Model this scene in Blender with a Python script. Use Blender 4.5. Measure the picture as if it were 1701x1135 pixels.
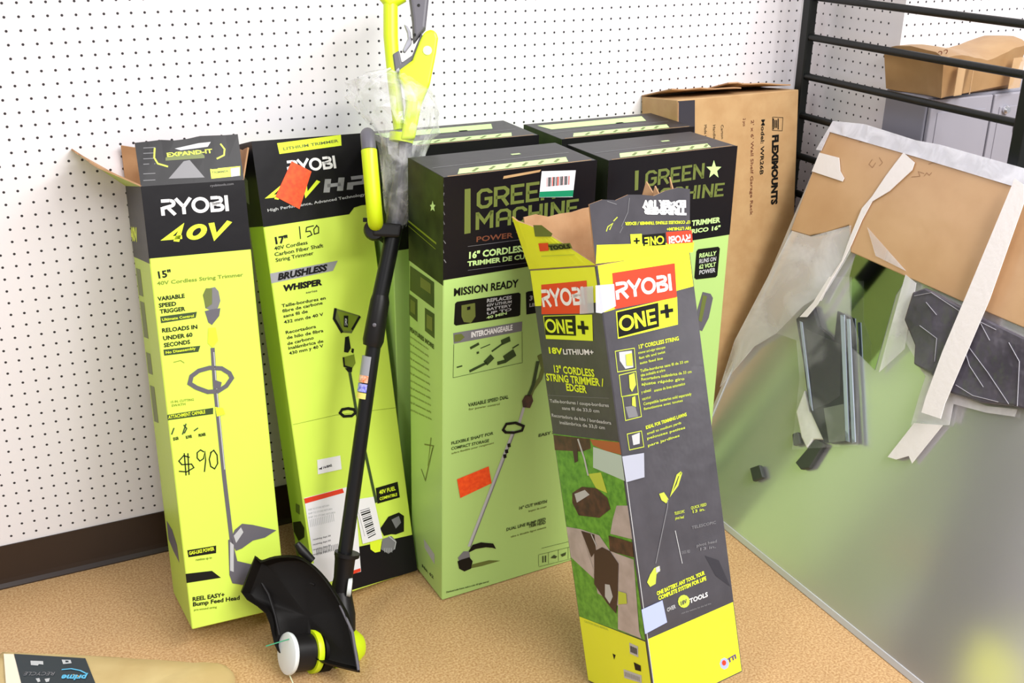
import bpy, bmesh, math, random
from mathutils import Vector as V, Matrix
random.seed(7)
for _o in list(bpy.data.objects): bpy.data.objects.remove(_o, do_unlink=True)
SC = bpy.context.scene
COL = SC.collection

# ------------------------------------------------------------ camera
FPX = 1815.83
def rot(y, p, r):
    cy, sy, cp, sp, cr, sr = math.cos(y), math.sin(y), math.cos(p), math.sin(p), math.cos(r), math.sin(r)
    Rz = Matrix(((cy,-sy,0),(sy,cy,0),(0,0,1))); Rx = Matrix(((1,0,0),(0,cp,-sp),(0,sp,cp))); Ry = Matrix(((cr,0,sr),(0,1,0),(-sr,0,cr)))
    return Rz @ Rx @ Ry
CM = rot(-.459154805, -.39220357, -.0118251497)
CP = V((-.0798222, -2.32116676, 1.444291))
cam = bpy.data.objects.new('camera', bpy.data.cameras.new('camera')); COL.objects.link(cam)
cam.data.sensor_width = 36; cam.data.lens = FPX/1701*36; cam.data.clip_start = .02
rt, fw, up = CM.col[0], CM.col[1], CM.col[2]
cm3 = Matrix((rt, up, -fw)).transposed()
cam.matrix_world = Matrix.Translation(CP) @ cm3.to_4x4()
SC.camera = cam

# ------------------------------------------------------------ light
w = bpy.data.worlds.new('world'); SC.world = w; w.use_nodes = True
w.node_tree.nodes['Background'].inputs[0].default_value = (.93, .95, 1, 1)
w.node_tree.nodes['Background'].inputs[1].default_value = .42
SC.view_settings.view_transform = 'Standard'; SC.view_settings.look = 'None'; SC.view_settings.gamma = 1
SC.view_settings.exposure = 0.18; SC.view_settings.use_curve_mapping = False
def area(name, loc, size, power, target, col=(1,1,1)):
    l = bpy.data.lights.new(name, 'AREA'); l.shape = 'RECTANGLE'; l.size, l.size_y = size; l.energy = power; l.color = col
    o = bpy.data.objects.new(name, l); COL.objects.link(o); o.location = loc
    o.rotation_euler = (V(target)-V(loc)).to_track_quat('-Z', 'Y').to_euler()
area('ceiling_strip_near', (2.0, -2.3, 2.9), (2.0, .35), 84, (1.0, -1.0, 0), (1, .98, .97))
area('ceiling_strip_left', (-1.1, -1.5, 2.9), (.4, 2.4), 22, (-.4, -.6, 0), (1, .98, .97))
area('ceiling_strip_back', (1.0, -3.9, 2.9), (2.4, .5), 80, (.8, -.4, .3), (1, .98, .96))

# ------------------------------------------------------------ geometry helpers
def ray(px, py): return CM @ V(((px-850.5)/FPX, 1, -(py-567.5)/FPX))
def hit(px, py, p0, n):
    d = ray(px, py); return CP + d*((p0-CP).dot(n)/d.dot(n))
def back(px, py, ax, val):
    d = ray(px, py); return CP + d*((val-CP[ax])/d[ax])

def lin(c):
    return tuple((x/255/12.92 if x/255 <= .04045 else ((x/255+.055)/1.055)**2.4) for x in c) + (1,)
def nd(nt, t, **k):
    n = nt.nodes.new(t)
    for a, b in k.items(): setattr(n, a, b)
    return n
MATS = {}
def mat(name, rgb, rough=.5, metal=0, bump=0, bscale=20, var=0, vscale=30, rgb2=None, alpha=1, trans=0, spec=.5, bdist=.003, emit=0):
    if name in MATS: return MATS[name]
    m = bpy.data.materials.new(name); m.use_nodes = True; nt = m.node_tree; b = nt.nodes['Principled BSDF']
    b.inputs['Base Color'].default_value = lin(rgb); b.inputs['Roughness'].default_value = rough; b.inputs['Metallic'].default_value = metal
    b.inputs['Specular IOR Level'].default_value = spec
    tc = nd(nt, 'ShaderNodeTexCoord')
    if rgb2 or var:
        no = nd(nt, 'ShaderNodeTexNoise'); no.inputs['Scale'].default_value = vscale; no.inputs['Detail'].default_value = 5
        nt.links.new(tc.outputs['Object'], no.inputs['Vector'])
        mx = nd(nt, 'ShaderNodeMix', data_type='RGBA')
        rp = nd(nt, 'ShaderNodeMapRange'); rp.inputs['From Min'].default_value = .35; rp.inputs['From Max'].default_value = .65
        nt.links.new(no.outputs['Fac'], rp.inputs['Value']); nt.links.new(rp.outputs[0], mx.inputs['Factor'])
        c = lin(rgb); mx.inputs[6].default_value = c
        mx.inputs[7].default_value = lin(rgb2) if rgb2 else tuple(x*(1-var) for x in c[:3])+(1,)
        nt.links.new(mx.outputs[2], b.inputs['Base Color'])
    if bump:
        n2 = nd(nt, 'ShaderNodeTexNoise'); n2.inputs['Scale'].default_value = bscale; n2.inputs['Detail'].default_value = 3
        nt.links.new(tc.outputs['Object'], n2.inputs['Vector'])
        bp = nd(nt, 'ShaderNodeBump'); bp.inputs['Strength'].default_value = bump; bp.inputs['Distance'].default_value = bdist
        nt.links.new(n2.outputs['Fac'], bp.inputs['Height']); nt.links.new(bp.outputs[0], b.inputs['Normal'])
    if alpha < 1: b.inputs['Alpha'].default_value = alpha
    if trans: b.inputs['Transmission Weight'].default_value = trans
    MATS[name] = m; return m

def film(name, tint=(235,235,240), a0=.1, a1=.75, scale=25, rough=.15, bs=.25):
    """clear crinkled plastic: mostly transparent, opaque milky folds"""
    if name in MATS: return MATS[name]
    m = bpy.data.materials.new(name); m.use_nodes = True; nt = m.node_tree; b = nt.nodes['Principled BSDF']
    b.inputs['Base Color'].default_value = lin(tint); b.inputs['Roughness'].default_value = rough
    tc = nd(nt, 'ShaderNodeTexCoord'); no = nd(nt, 'ShaderNodeTexNoise'); no.inputs['Scale'].default_value = scale; no.inputs['Detail'].default_value = 4
    no.inputs['Distortion'].default_value = .6
    nt.links.new(tc.outputs['Object'], no.inputs['Vector'])
    rp = nd(nt, 'ShaderNodeMapRange'); rp.inputs['From Min'].default_value = .42; rp.inputs['From Max'].default_value = .68
    rp.inputs['To Min'].default_value = a0; rp.inputs['To Max'].default_value = a1
    nt.links.new(no.outputs['Fac'], rp.inputs['Value']); nt.links.new(rp.outputs[0], b.inputs['Alpha'])
    bp = nd(nt, 'ShaderNodeBump'); bp.inputs['Strength'].default_value = bs; bp.inputs['Distance'].default_value = .008
    nt.links.new(no.outputs['Fac'], bp.inputs['Height']); nt.links.new(bp.outputs[0], b.inputs['Normal'])
    MATS[name] = m; return m

# printed / cardboard materials
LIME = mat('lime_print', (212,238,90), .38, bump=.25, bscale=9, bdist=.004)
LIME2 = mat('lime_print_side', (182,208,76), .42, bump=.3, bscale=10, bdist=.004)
YEL = mat('yellow_print', (230,238,50), .35, bump=.5, bscale=14, bdist=.004)
BLK = mat('black_print', (20,18,22), .36, bump=.25, bscale=9, bdist=.004, spec=.25)
DGR = mat('charcoal_print', (74,72,78), .3, bump=.6, bscale=16, bdist=.004, var=.2, vscale=18)
SAGE = mat('sage_print', (178,214,124), .42, bump=.3, bscale=6, bdist=.005)
SAGED = mat('camo_green_print', (48,62,28), .42, rgb2=(22,30,16), vscale=16, spec=.25)
OLV = mat('olive_ink', (104,116,52), .45)
INK = mat('black_ink', (20,19,17), .4, spec=.25)
INKG = mat('dark_green_ink', (52,72,32), .45)
INKO = mat('olive_lime_ink', (120,140,30), .45)
WHT = mat('white_ink', (240,240,240), .4)
GRY = mat('grey_ink', (120,120,124), .4)
LGR = mat('light_grey_ink', (188,190,192), .35)
SIL = mat('silver_ink', (170,170,176), .3, metal=.3)
LMI = mat('lime_ink', (225,245,50), .4)
PALE = mat('pale_green_ink', (196,232,150), .42)
RED = mat('red_ink', (226,62,34), .38)
ORG = mat('orange_sticker_paper', (250,92,30), .5, rgb2=(236,70,22), vscale=120)
PAPER = mat('label_paper', (236,234,238), .5)
TEAL = mat('green_band_ink', (20,140,96), .45)
BROWNINK = mat('brown_ink', (110,62,40), .5)
KRAFT = mat('kraft_cardboard', (190,154,108), .75, bump=.15, bscale=60, rgb2=(180,142,96), vscale=22)
KRAFTI = mat('kraft_inside', (176,138,100), .8, bump=.1, bscale=60, rgb2=(162,122,84), vscale=20)
KRAFTP = mat('kraft_wrapped', (204,166,126), .3, bump=.35, bscale=12, rgb2=(194,154,114), vscale=7, bdist=.005)
BLKP = mat('black_plastic', (22,20,20), .42, spec=.3)
BLKT = mat('black_tube', (20,20,22), .34, spec=.35)
GRYP = mat('grey_plastic', (96,94,102), .45)
LIMP = mat('lime_plastic', (208,232,24), .38)
WHP = mat('white_plastic', (222,228,228), .4)
GRASS = mat('grass_print', (112,176,60), .4, rgb2=(80,140,44), vscale=70)
CONC = mat('concrete_print', (190,178,176), .4, rgb2=(172,160,156), vscale=30)
BRWN = mat('mulch_print', (92,62,48), .4, rgb2=(60,44,36), vscale=60)
MUD = mat('dark_brown_print', (66,46,40), .4)
BLUEP = mat('pale_blue_sticker', (172,184,232), .35)
CYAN = mat('cyan_ink', (90,180,220), .4)
RACK = mat('black_powder_coat', (17,20,19), .42, spec=.3)

def link(name, me, parent=None):
    o = bpy.data.objects.new(name, me); COL.objects.link(o)
    if parent is not None: o.parent = parent
    return o
def tag(o, label=None, cat=None, group=None, kind=None):
    if label: o['label'] = label
    if cat: o['category'] = cat
    if group: o['group'] = group
    if kind: o['kind'] = kind
    return o

class MB:
    """collects polygons with materials, builds ONE mesh"""
    def __init__(s): s.v = []; s.f = []; s.m = []; s.mats = []
    def mi(s, m):
        if m not in s.mats: s.mats.append(m)
        return s.mats.index(m)
    def poly(s, pts, m):
        i = len(s.v); s.v += [tuple(p) for p in pts]; s.f.append(tuple(range(i, i+len(pts)))); s.m.append(s.mi(m))
    def mesh(s, verts, faces, m):
        i = len(s.v); s.v += [tuple(p) for p in verts]; k = s.mi(m)
        for f in faces: s.f.append(tuple(i+a for a in f)); s.m.append(k)
    def prism(s, pts, vec, m, side=None):
        n = len(pts); a = [V(p) for p in pts]; b = [p+vec for p in a]
        s.mesh(a+b, [tuple(range(n))[::-1], tuple(range(n, 2*n))] + [(i, (i+1) % n, n+(i+1) % n, n+i) for i in range(n)], m)
    def box(s, lo, hi, m):
        x0,y0,z0 = lo; x1,y1,z1 = hi
        s.prism([(x0,y0,z0),(x1,y0,z0),(x1,y1,z0),(x0,y1,z0)], V((0,0,z1-z0)), m)
    def tube(s, pts, rad, m, n=14, closed=False, flat=None):
        pts = [V(p) for p in pts]; N = len(pts)
        if not isinstance(rad, (list, tuple)): rad = [rad]*N
        rings = []; prev = None
        for i, p in enumerate(pts):
            a = pts[(i-1) % N] if (i > 0 or closed) else p; b = pts[(i+1) % N] if (i < N-1 or closed) else p
            t = (b-a).normalized()
            if prev is None:
                prev = t.cross(V((0,0,1)) if abs(t.z) < .9 else V((1,0,0))).normalized()
            prev = (prev - t*prev.dot(t)).normalized(); q = t.cross(prev)
            rings.append([p + (prev*math.cos(2*math.pi*k/n) + q*math.sin(2*math.pi*k/n))*rad[i] for k in range(n)])
        vs = [x for r in rings for x in r]; fs = []
        for i in range(N if closed else N-1):
            j = (i+1) % N
            for k in range(n): fs.append((i*n+k, i*n+(k+1) % n, j*n+(k+1) % n, j*n+k))
        if not closed: fs += [tuple(range(n))[::-1], tuple((N-1)*n+k for k in range(n))]
        s.mesh(vs, fs, m)
    def lathe(s, p, d, prof, m, n=32):
        """prof: list of (distance along d, radius)"""
        p = V(p); d = V(d).normalized(); a = d.cross(V((0,0,1)) if abs(d.z) < .9 else V((1,0,0))).normalized(); b = d.cross(a)
        vs = []; fs = []
        for t, r in prof:
            for k in range(n): vs.append(p + d*t + (a*math.cos(2*math.pi*k/n)+b*math.sin(2*math.pi*k/n))*r)
        for i in range(len(prof)-1):
            for k in range(n): fs.append((i*n+k, i*n+(k+1) % n, (i+1)*n+(k+1) % n, (i+1)*n+k))
        fs += [tuple(range(n))[::-1], tuple((len(prof)-1)*n+k for k in range(n))]
        s.mesh(vs, fs, m)
    def build(s, name, parent=None, world=None, bevel=0, smooth=False, seg=2):
        """world: Matrix of the frame the coordinates are given in (default world)"""
        me = bpy.data.meshes.new(name); me.from_pydata([tuple(v) for v in s.v], [], s.f)
        for m in s.mats: me.materials.append(m)
        for p, k in zip(me.polygons, s.m): p.material_index = k
        o = link(name, me)
        W = world or Matrix.Identity(4)
        if parent is None and world is None:
            # origin at base centre
            xs = [v.co for v in me.vertices]
            c = V(((min(v.x for v in xs)+max(v.x for v in xs))/2, (min(v.y for v in xs)+max(v.y for v in xs))/2, min(v.z for v in xs)))
            me.transform(Matrix.Translation(-c)); W = Matrix.Translation(c)
        if parent is not None:
            if world is None: me.transform(parent.matrix_world.inverted()); W = parent.matrix_world.copy()
            o.parent = parent; o.matrix_parent_inverse = Matrix.Identity(4); o.matrix_basis = parent.matrix_world.inverted() @ W
        else: o.matrix_world = W
        bm = bmesh.new(); bm.from_mesh(me)
        if smooth: bmesh.ops.remove_doubles(bm, verts=bm.verts, dist=1e-6)
        bmesh.ops.recalc_face_normals(bm, faces=bm.faces) if smooth or bevel else None
        bm.to_mesh(me); bm.free()
        if smooth:
            for p in me.polygons: p.use_smooth = True
        if bevel:
            md = o.modifiers.new('bevel', 'BEVEL'); md.width = bevel; md.segments = seg; md.limit_method = 'ANGLE'; md.angle_limit = math.radians(40)
        if smooth:
            me.set_sharp_from_angle(angle=math.radians(38))
        bpy.context.view_layer.update()
        return o
def empty(name, loc, m=None):
    o = bpy.data.objects.new(name, None); COL.objects.link(o); o.empty_display_size = .05
    o.matrix_world = m if m is not None else Matrix.Translation(V(loc)); bpy.context.view_layer.update(); return o

# ------------------------------------------------------------ lettering (2D)
def strip(pts, wd, closed=False):
    """mitred thick polyline -> quads (2D)"""
    P = [V(p) for p in pts]; n = len(P); L = []
    for i in range(n):
        a = P[i-1] if (i > 0 or closed) else None; b = P[(i+1) % n] if (i < n-1 or closed) else None
        d1 = (P[i]-a).normalized() if a is not None else None; d2 = (b-P[i]).normalized() if b is not None else None
        if d1 is None: d1 = d2
        if d2 is None: d2 = d1
        t = d1+d2
        if t.length < .2: t = d1
        t = t.normalized(); nn = V((-t.y, t.x)); k = max(.45, nn.dot(V((-d1.y, d1.x))))
        L.append((P[i]+nn*wd/2/k, P[i]-nn*wd/2/k))
    out = []
    for i in range(n if closed else n-1):
        j = (i+1) % n; out.append([L[i][0], L[i][1], L[j][1], L[j][0]])
    return out
def arc(cx, cy, rx, ry, a0, a1, n=14):
    return [(cx+rx*math.cos(math.radians(a0+(a1-a0)*i/n)), cy+ry*math.sin(math.radians(a0+(a1-a0)*i/n))) for i in range(n+1)]
# glyph: (advance width, [polyline...]) cap height 1, strokes are centre lines
def glyph_round(t):
    h = t/2; g = {}
    g['R'] = (.86, [[(h,0),(h,.52)], [(.06,1-h),(.55,1-h)]+arc(.5,.72,.24,.28-h,90,-90,8)+[(h,.44)], [(.42,.44),(.76,0)]])
    g['Y'] = (.84, [[(0,1),(.4,.46)], [(.82,1),(.4,.44),(.4,0)]])
    g['O'] = (1.04, [arc(.5,.5,.5-h,.5-h,0,360,28)])
    g['B'] = (.80, [[(.06,1-h),(.46,1-h)]+arc(.45,.74,.2,.26-h,90,-90,7)+[(h,.5)], [(h,.5),(.5,.5)]+arc(.48,.27,.22,.27-h,90,-90,7)+[(h,h),(h,.62)]])
    g['I'] = (.34, [[(h+.04,0),(h+.04,1)]])
    g['N'] = (.84, [[(h,0),(h,1)], [(h,.96),(.72-h,.04)], [(.72-h,0),(.72-h,1)]])
    g['E'] = (.70, [[(.6,1-h),(h,1-h),(h,h),(.6,h)], [(h,.5),(.56,.5)]])
    g['+'] = (.7, [[(.02,.5),(.62,.5)], [(.32,.18),(.32,.82)]])
    g['4'] = (.86, [[(.74,.26),(.1,.26),(.56,.92),(.56,0)]])
    g['0'] = (.92, [arc(.44,.5,.42-h,.5-h,0,360,24)])
    g['V'] = (.84, [[(.02,1),(.4,.06),(.8,1)]])
    g['H'] = (1.02, [[(h,0),(h,1)], [(.86-h,0),(.86-h,1)], [(h,.5),(.86-h,.5)]])
    g['P'] = (.9, [[(h,0),(h,.42),(.7,.42),(.78,.5),(.78,.9),(.7,1-h),(h,1-h)]])
    return g
def glyph_block(t):
    h = t/2; c = .14; g = {}
    g['G'] = (.74, [[(.6,.74),(.6,1-h-c),(.6-c,1-h),(h+c,1-h),(h,1-h-c),(h,h+c),(h+c,h),(.6-c,h),(.6,h+c),(.6,.48),(.34,.48)]])
    g['R'] = (.74, [[(h,0),(h,1-h),(.6-c,1-h),(.6,1-h-c),(.6,.46+c),(.6-c,.46),(h,.46)], [(.36,.46),(.62,0)]])
    g['E'] = (.68, [[(.6,1-h),(h,1-h),(h,h),(.6,h)], [(h,.5),(.52,.5)]])
    g['N'] = (.76, [[(h,0),(h,1)], [(h,.94),(.6,.06)], [(.6,0),(.6,1)]])
    g['M'] = (.92, [[(h,0),(h,1)], [(h,.95),(.4,.4),(.72,.95)], [(.72,0),(.72,1)]])
    g['A'] = (.76, [[(h,0),(h,1-h-c),(h+c,1-h),(.62-c,1-h),(.62,1-h-c),(.62,0)], [(h,.42),(.62,.42)]])
    g['C'] = (.74, [[(.6,.7),(.6,1-h-c),(.6-c,1-h),(h+c,1-h),(h,1-h-c),(h,h+c),(h+c,h),(.6-c,h),(.6,h+c),(.6,.3)]])
    g['H'] = (.76, [[(h,0),(h,1)], [(.6,0),(.6,1)], [(h,.5),(.6,.5)]])
    g['I'] = (.30, [[(h,0),(h,1)]])
    return g
def stroke_text(s, style='round', t=.2, shear=0):
    G = glyph_round(t) if style == 'round' else glyph_block(t); x = 0; out = []
    for ch in s:
        if ch == ' ': x += .5; continue
        w_, pl = G[ch]
        for p in pl: out += strip([(x+a+shear*b, b) for a, b in p], t)
        x += w_
    return out, x-.08
_tc = {}
def font_text(s, bold=.0, shear=0):
    k = (s, bold, shear)
    if k in _tc: return _tc[k]
    cu = bpy.data.curves.new('t', 'FONT'); cu.body = s; cu.offset = bold; cu.shear = shear; cu.resolution_u = 2; cu.fill_mode = 'FRONT'
    o = bpy.data.objects.new('t', cu); COL.objects.link(o)
    dg = bpy.context.evaluated_depsgraph_get(); me = o.evaluated_get(dg).to_mesh()
    vs = [V((v.co.x, v.co.y)) for v in me.vertices]; polys = [[vs[i]/.73 for i in p.vertices] for p in me.polygons]
    o.evaluated_get(dg).to_mesh_clear(); bpy.data.objects.remove(o); bpy.data.curves.remove(cu)
    wd = max([v.x for v in vs], default=.73)/.73
    _tc[k] = (polys, wd); return _tc[k]

# ------------------------------------------------------------ printed cartons
class Carton:
    LY = .0004
    def __init__(s, q, base, bases=None):
        s.o = V(q[:3]); s.R = rot(*q[3:6]); s.W, s.D, s.H = q[6:9]
        s.M = Matrix.Translation(s.o) @ s.R.to_4x4(); s.mb = MB(); s.base = base
        W, D, H = s.W, s.D, s.H
        b = dict(F=base, L=base, R=base, B=base, T=base, U=base); b.update(bases or {})
        c = .0018   # softened edges
        def rr(lo, hi): return lo, hi
        # body: box with chamfered vertical and top edges
        X = [0, W]; Y = [0, D]; Z = [0, H]
        vs = {}
        def P(ix, iy, iz, k):
            p = [X[ix], Y[iy], Z[iz]]; sg = [1 if i == 0 else -1 for i in (ix, iy, iz)]
            for a in range(3):
                if a != k: p[a] += sg[a]*c
            return V(p)
        F = [(1,0,0,'F'),(1,1,1,'B'),(0,0,0,'L'),(0,1,1,'R'),(2,1,1,'T'),(2,0,0,'U')]
        for ax, side, _, nm in F:
            q4 = []
            for a, bb in ((0,0),(1,0),(1,1),(0,1)):
                idx = [0,0,0]; oth = [i for i in range(3) if i != ax]; idx[ax] = side; idx[oth[0]] = a; idx[oth[1]] = bb
                q4.append(P(*idx, ax))
            n = (q4[1]-q4[0]).cross(q4[2]-q4[0]); out = V((0,0,0)); out[ax] = 1 if side else -1
            if n.dot(out) < 0: q4.reverse()
            s.mb.poly(q4, b[nm])
        # chamfers along 12 edges + 8 corners
        edges = []
        for ax in range(3):
            o1, o2 = [i for i in range(3) if i != ax]
            for a in (0,1):
                for bb in (0,1):
                    i0 = [0,0,0]; i1 = [0,0,0]; i1[ax] = 1; i0[o1] = i1[o1] = a; i0[o2] = i1[o2] = bb
                    q4 = [P(*i0, o1), P(*i1, o1), P(*i1, o2), P(*i0, o2)]
                    n = (q4[1]-q4[0]).cross(q4[2]-q4[0]); out = V((0,0,0)); out[o1] = 1 if a else -1; out[o2] = 1 if bb else -1
                    if n.dot(out) < 0: q4.reverse()
                    nm = {(0,0):'L',(0,1):'R',(1,0):'F',(1,1):'B'}
                    s.mb.poly(q4, b['T'] if (ax != 2 and bb == 1) else base)
        for a in (0,1):
            for bb in (0,1):
                for cc in (0,1):
                    t = [P(a,bb,cc,k) for k in range(3)]; n = (t[1]-t[0]).cross(t[2]-t[0]); out = V((a-.5,bb-.5,cc-.5))
                    if n.dot(out) < 0: t.reverse()
                    s.mb.poly(t, b['T'] if cc == 1 else base)
        s.fr = dict(F=(V((0,0,0)), V((1,0,0)), V((0,0,1)), V((0,-1,0))), L=(V((0,0,0)), V((0,-1,0)), V((0,0,1)), V((-1,0,0))), T=(V((0,0,H)), V((1,0,0)), V((0,1,0)), V((0,0,1))))
        s.sink = s.mb
    def uv(s, face, px, py):
        o, u, v, n = s.fr[face]; wo = s.M @ o; wn = s.R @ n
        p = s.M.inverted() @ hit(px, py, wo, wn) - o
        return V((p.dot(u), p.dot(v)))
    def put(s, face, polys, m, layer=1):
        o, u, v, n = s.fr[face]; off = n*(s.LY*layer)
        for pl in polys:
            u0, u1, v1 = (-s.D, 0, s.H) if face == 'L' else (0, s.W, s.H if face == 'F' else s.D)
            pl = [V((min(max(p[0], u0-.0003), u1+.0003), min(max(p[1], -.0003), v1+.0003))) for p in pl]
            q = [o + u*p[0] + v*p[1] + off for p in pl]
            a = sum((pl[i][0]*pl[(i+1) % len(pl)][1]-pl[(i+1) % len(pl)][0]*pl[i][1]) for i in range(len(pl)))
            if (a < 0) == (u.cross(v).dot(n) > 0): q.reverse()
            s.sink.poly(q, m)
    def P(s, face, px, m, layer=1): s.put(face, [[s.uv(face, *p) for p in px]], m, layer)
    def band(s, face, a, b, m, layer=1, inset=.0):
        """full-width band between the heights of two picture points on the face (None = edge)"""
        wd = s.W if face == 'F' else (s.D if face == 'L' else s.W)
        x0, x1 = (0, wd) if face == 'F' else (-wd, 0)
        e = -.0003
        top = s.H-e if a is None else s.uv(face, *a).y; bot = e if b is None else s.uv(face, *b).y
        s.put(face, [[(x0+e, bot), (x1-e, bot), (x1-e, top), (x0+e, top)]], m, layer)
    def ink(s, face, pl, wd, m, layer=2, closed=False):
        """line through picture points, width in metres"""
        s.put(face, strip([s.uv(face, *p) for p in pl], wd, closed), m, layer)
    def _place(s, face, polys, wid, p0, p1, hpx, m, layer, flip=False):
        a = s.uv(face, *p0); b = s.uv(face, *p1); e = b-a; L = e.length; e = e/L
        nn = V((-e.y, e.x)) if not flip else V((-e.y, e.x))
        t = s.uv(face, p0[0], p0[1]-hpx); h = abs((t-a).dot(nn))
        s.put(face, [[a + e*(q[0]/wid*L) + nn*(q[1]*h) for q in pl] for pl in polys], m, layer)
    def logo(s, face, txt, p0, p1, hpx, m, style='round', t=.2, shear=0, layer=2):
        po, wd = stroke_text(txt, style, t, shear); s._place(face, po, wd, p0, p1, hpx, m, layer)
    def text(s, face, txt, p0, p1, hpx, m, bold=.02, shear=0, layer=2):
        po, wd = font_text(txt, bold, shear); s._place(face, po, wd, p0, p1, hpx, m, layer)
    def lines(s, face, rows, m, h=5, bold=.015, layer=2):
        for t, p0, p1 in rows: s.text(face, t, p0, p1, h, m, bold, 0, layer)
    def finish(s, name): 
        s.obj = s.mb.build(name, world=s.M); return s.obj
    def sheet(s, name, face, px, m, layer=3, thick=.0006, extra=None):
        """a stuck-on label with thickness, its own part; extra(c) prints on it"""
        mb = MB(); o, u, v, n = s.fr[face]; pts = [s.uv(face, *p) for p in px]
        w3 = [o+u*p[0]+v*p[1]+n*(s.LY*layer) for p in pts]
        if (w3[1]-w3[0]).cross(w3[2]-w3[0]).dot(n) < 0: w3.reverse()
        mb.prism(w3, n*thick, m); s.sink = mb
        k = layer + thick/s.LY
        if extra: extra(k+1)
        s.sink = s.mb
        return mb.build(name, s.obj, s.M)

def flap(name, parent, corners, thick, m_out, m_in, deco=None, rag=0, seed=1):
    """corners: world pts hinge0, hinge1, tip1, tip0; outward side is the side of (h1-h0)x(tip-h0)"""
    h0, h1, t1, t0 = [V(c) for c in corners]; n = (h1-h0).cross(t0-h0).normalized(); mb = MB(); rnd = random.Random(seed)
    N = 8
    a = []; b = []
    for i in range(N+1):
        k = i/N; a.append(h0.lerp(h1, k)); b.append(t0.lerp(t1, k) + (t0-h0)*rnd.uniform(-rag, rag) + n*rnd.uniform(-.3, .3)*rag*.03)
    mid = [x.lerp(y, .5) + n*.0004*math.sin(i*1.3) for i, (x, y) in enumerate(zip(a, b))]
    rows = [a, mid, b]
    for r in range(2):
        for i in range(N):
            q = [rows[r][i], rows[r][i+1], rows[r+1][i+1], rows[r+1][i]]
            mb.poly(q, m_out); mb.poly([p-n*thick for p in q][::-1], m_in)
    for i in range(N): mb.poly([b[i], b[i+1], b[i+1]-n*thick, b[i]-n*thick], KRAFTI)
    for r in range(2):
        mb.poly([rows[r][0], rows[r+1][0], rows[r+1][0]-n*thick, rows[r][0]-n*thick], KRAFTI)
        mb.poly([rows[r][N], rows[r+1][N], rows[r+1][N]-n*thick, rows[r][N]-n*thick][::-1], KRAFTI)
    if deco: deco(mb, h0, n)
    return mb.build(name, parent)
class Plane2:
    """decorate a flat world plane through picture points"""
    def __init__(s, mb, p0, n, udir=None):
        s.mb = mb; s.p0 = V(p0); s.n = V(n).normalized()
        s.u = (V(udir) if udir is not None else V((0,0,1)).cross(s.n)*1).normalized(); s.u = (s.u - s.n*s.u.dot(s.n)).normalized(); s.v = s.n.cross(s.u)
        s.LY = .0004
    def uv(s, px, py):
        p = hit(px, py, s.p0, s.n)-s.p0; return V((p.dot(s.u), p.dot(s.v)))
    def at(s, px, py, off=0): return hit(px, py, s.p0, s.n)+s.n*off
    def put(s, polys, m, layer=1):
        for pl in polys:
            q = [s.p0+s.u*p[0]+s.v*p[1]+s.n*(s.LY*layer) for p in pl]
            if (q[1]-q[0]).cross(q[2]-q[0]).dot(s.n) < 0: q.reverse()
            s.mb.poly(q, m)
    def P(s, px, m, layer=1): s.put([[s.uv(*p) for p in px]], m, layer)
    def ink(s, pl, wd, m, layer=2, closed=False): s.put(strip([s.uv(*p) for p in pl], wd, closed), m, layer)
    def text(s, txt, p0, p1, hpx, m, bold=.02, layer=2, logo=False, t=.2, flip=False, style='round'):
        po, wd = stroke_text(txt, style, t) if logo else font_text(txt, bold, 0)
        a = s.uv(*p0); b = s.uv(*p1); e = b-a; L = e.length; e /= L; nn = V((-e.y, e.x))
        h = abs((s.uv(p0[0], p0[1]-hpx)-a).dot(nn))
        s.put([[a+e*(q[0]/wd*L)+nn*(q[1]*h) for q in pl] for pl in po], m, layer)

# ------------------------------------------------------------ the room
def peg_mat(name, ax, off, shade=(232,229,233)):
    m = mat(name, shade, .55, bump=.05, bscale=300); nt = m.node_tree; b = nt.nodes['Principled BSDF']
    tc = nd(nt, 'ShaderNodeTexCoord'); sp = nd(nt, 'ShaderNodeSeparateXYZ'); nt.links.new(tc.outputs['Object'], sp.inputs[0])
    def cell(sock, o):
        a = nd(nt, 'ShaderNodeMath', operation='ADD'); a.inputs[1].default_value = o + 254*.0254; nt.links.new(sock, a.inputs[0])
        d = nd(nt, 'ShaderNodeMath', operation='DIVIDE'); d.inputs[1].default_value = .0254; nt.links.new(a.outputs[0], d.inputs[0])
        f = nd(nt, 'ShaderNodeMath', operation='FRACT'); nt.links.new(d.outputs[0], f.inputs[0])
        s = nd(nt, 'ShaderNodeMath', operation='SUBTRACT'); s.inputs[1].default_value = .5; nt.links.new(f.outputs[0], s.inputs[0])
        p = nd(nt, 'ShaderNodeMath', operation='MULTIPLY'); nt.links.new(s.outputs[0], p.inputs[0]); nt.links.new(s.outputs[0], p.inputs[1]); return p
    a = cell(sp.outputs[ax], off); c = cell(sp.outputs[2], .0254*.5-.0192)
    s = nd(nt, 'ShaderNodeMath', operation='ADD'); nt.links.new(a.outputs[0], s.inputs[0]); nt.links.new(c.outputs[0], s.inputs[1])
    r = nd(nt, 'ShaderNodeMapRange'); r.inputs['From Min'].default_value = (.088)**2; r.inputs['From Max'].default_value = (.118)**2
    nt.links.new(s.outputs[0], r.inputs['Value'])
    mx = nd(nt, 'ShaderNodeMix', data_type='RGBA'); mx.inputs[6].default_value = lin((38,34,40)); mx.inputs[7].default_value = lin(shade)
    nt.links.new(r.outputs[0], mx.inputs['Factor']); nt.links.new(mx.outputs[2], b.inputs['Base Color']); return m
def slab(name, lo, hi, m, kind='structure'):
    b = MB(); b.box(lo, hi, m); o = b.build(name, world=Matrix.Identity(4)); tag(o, kind=kind); return o
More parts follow.
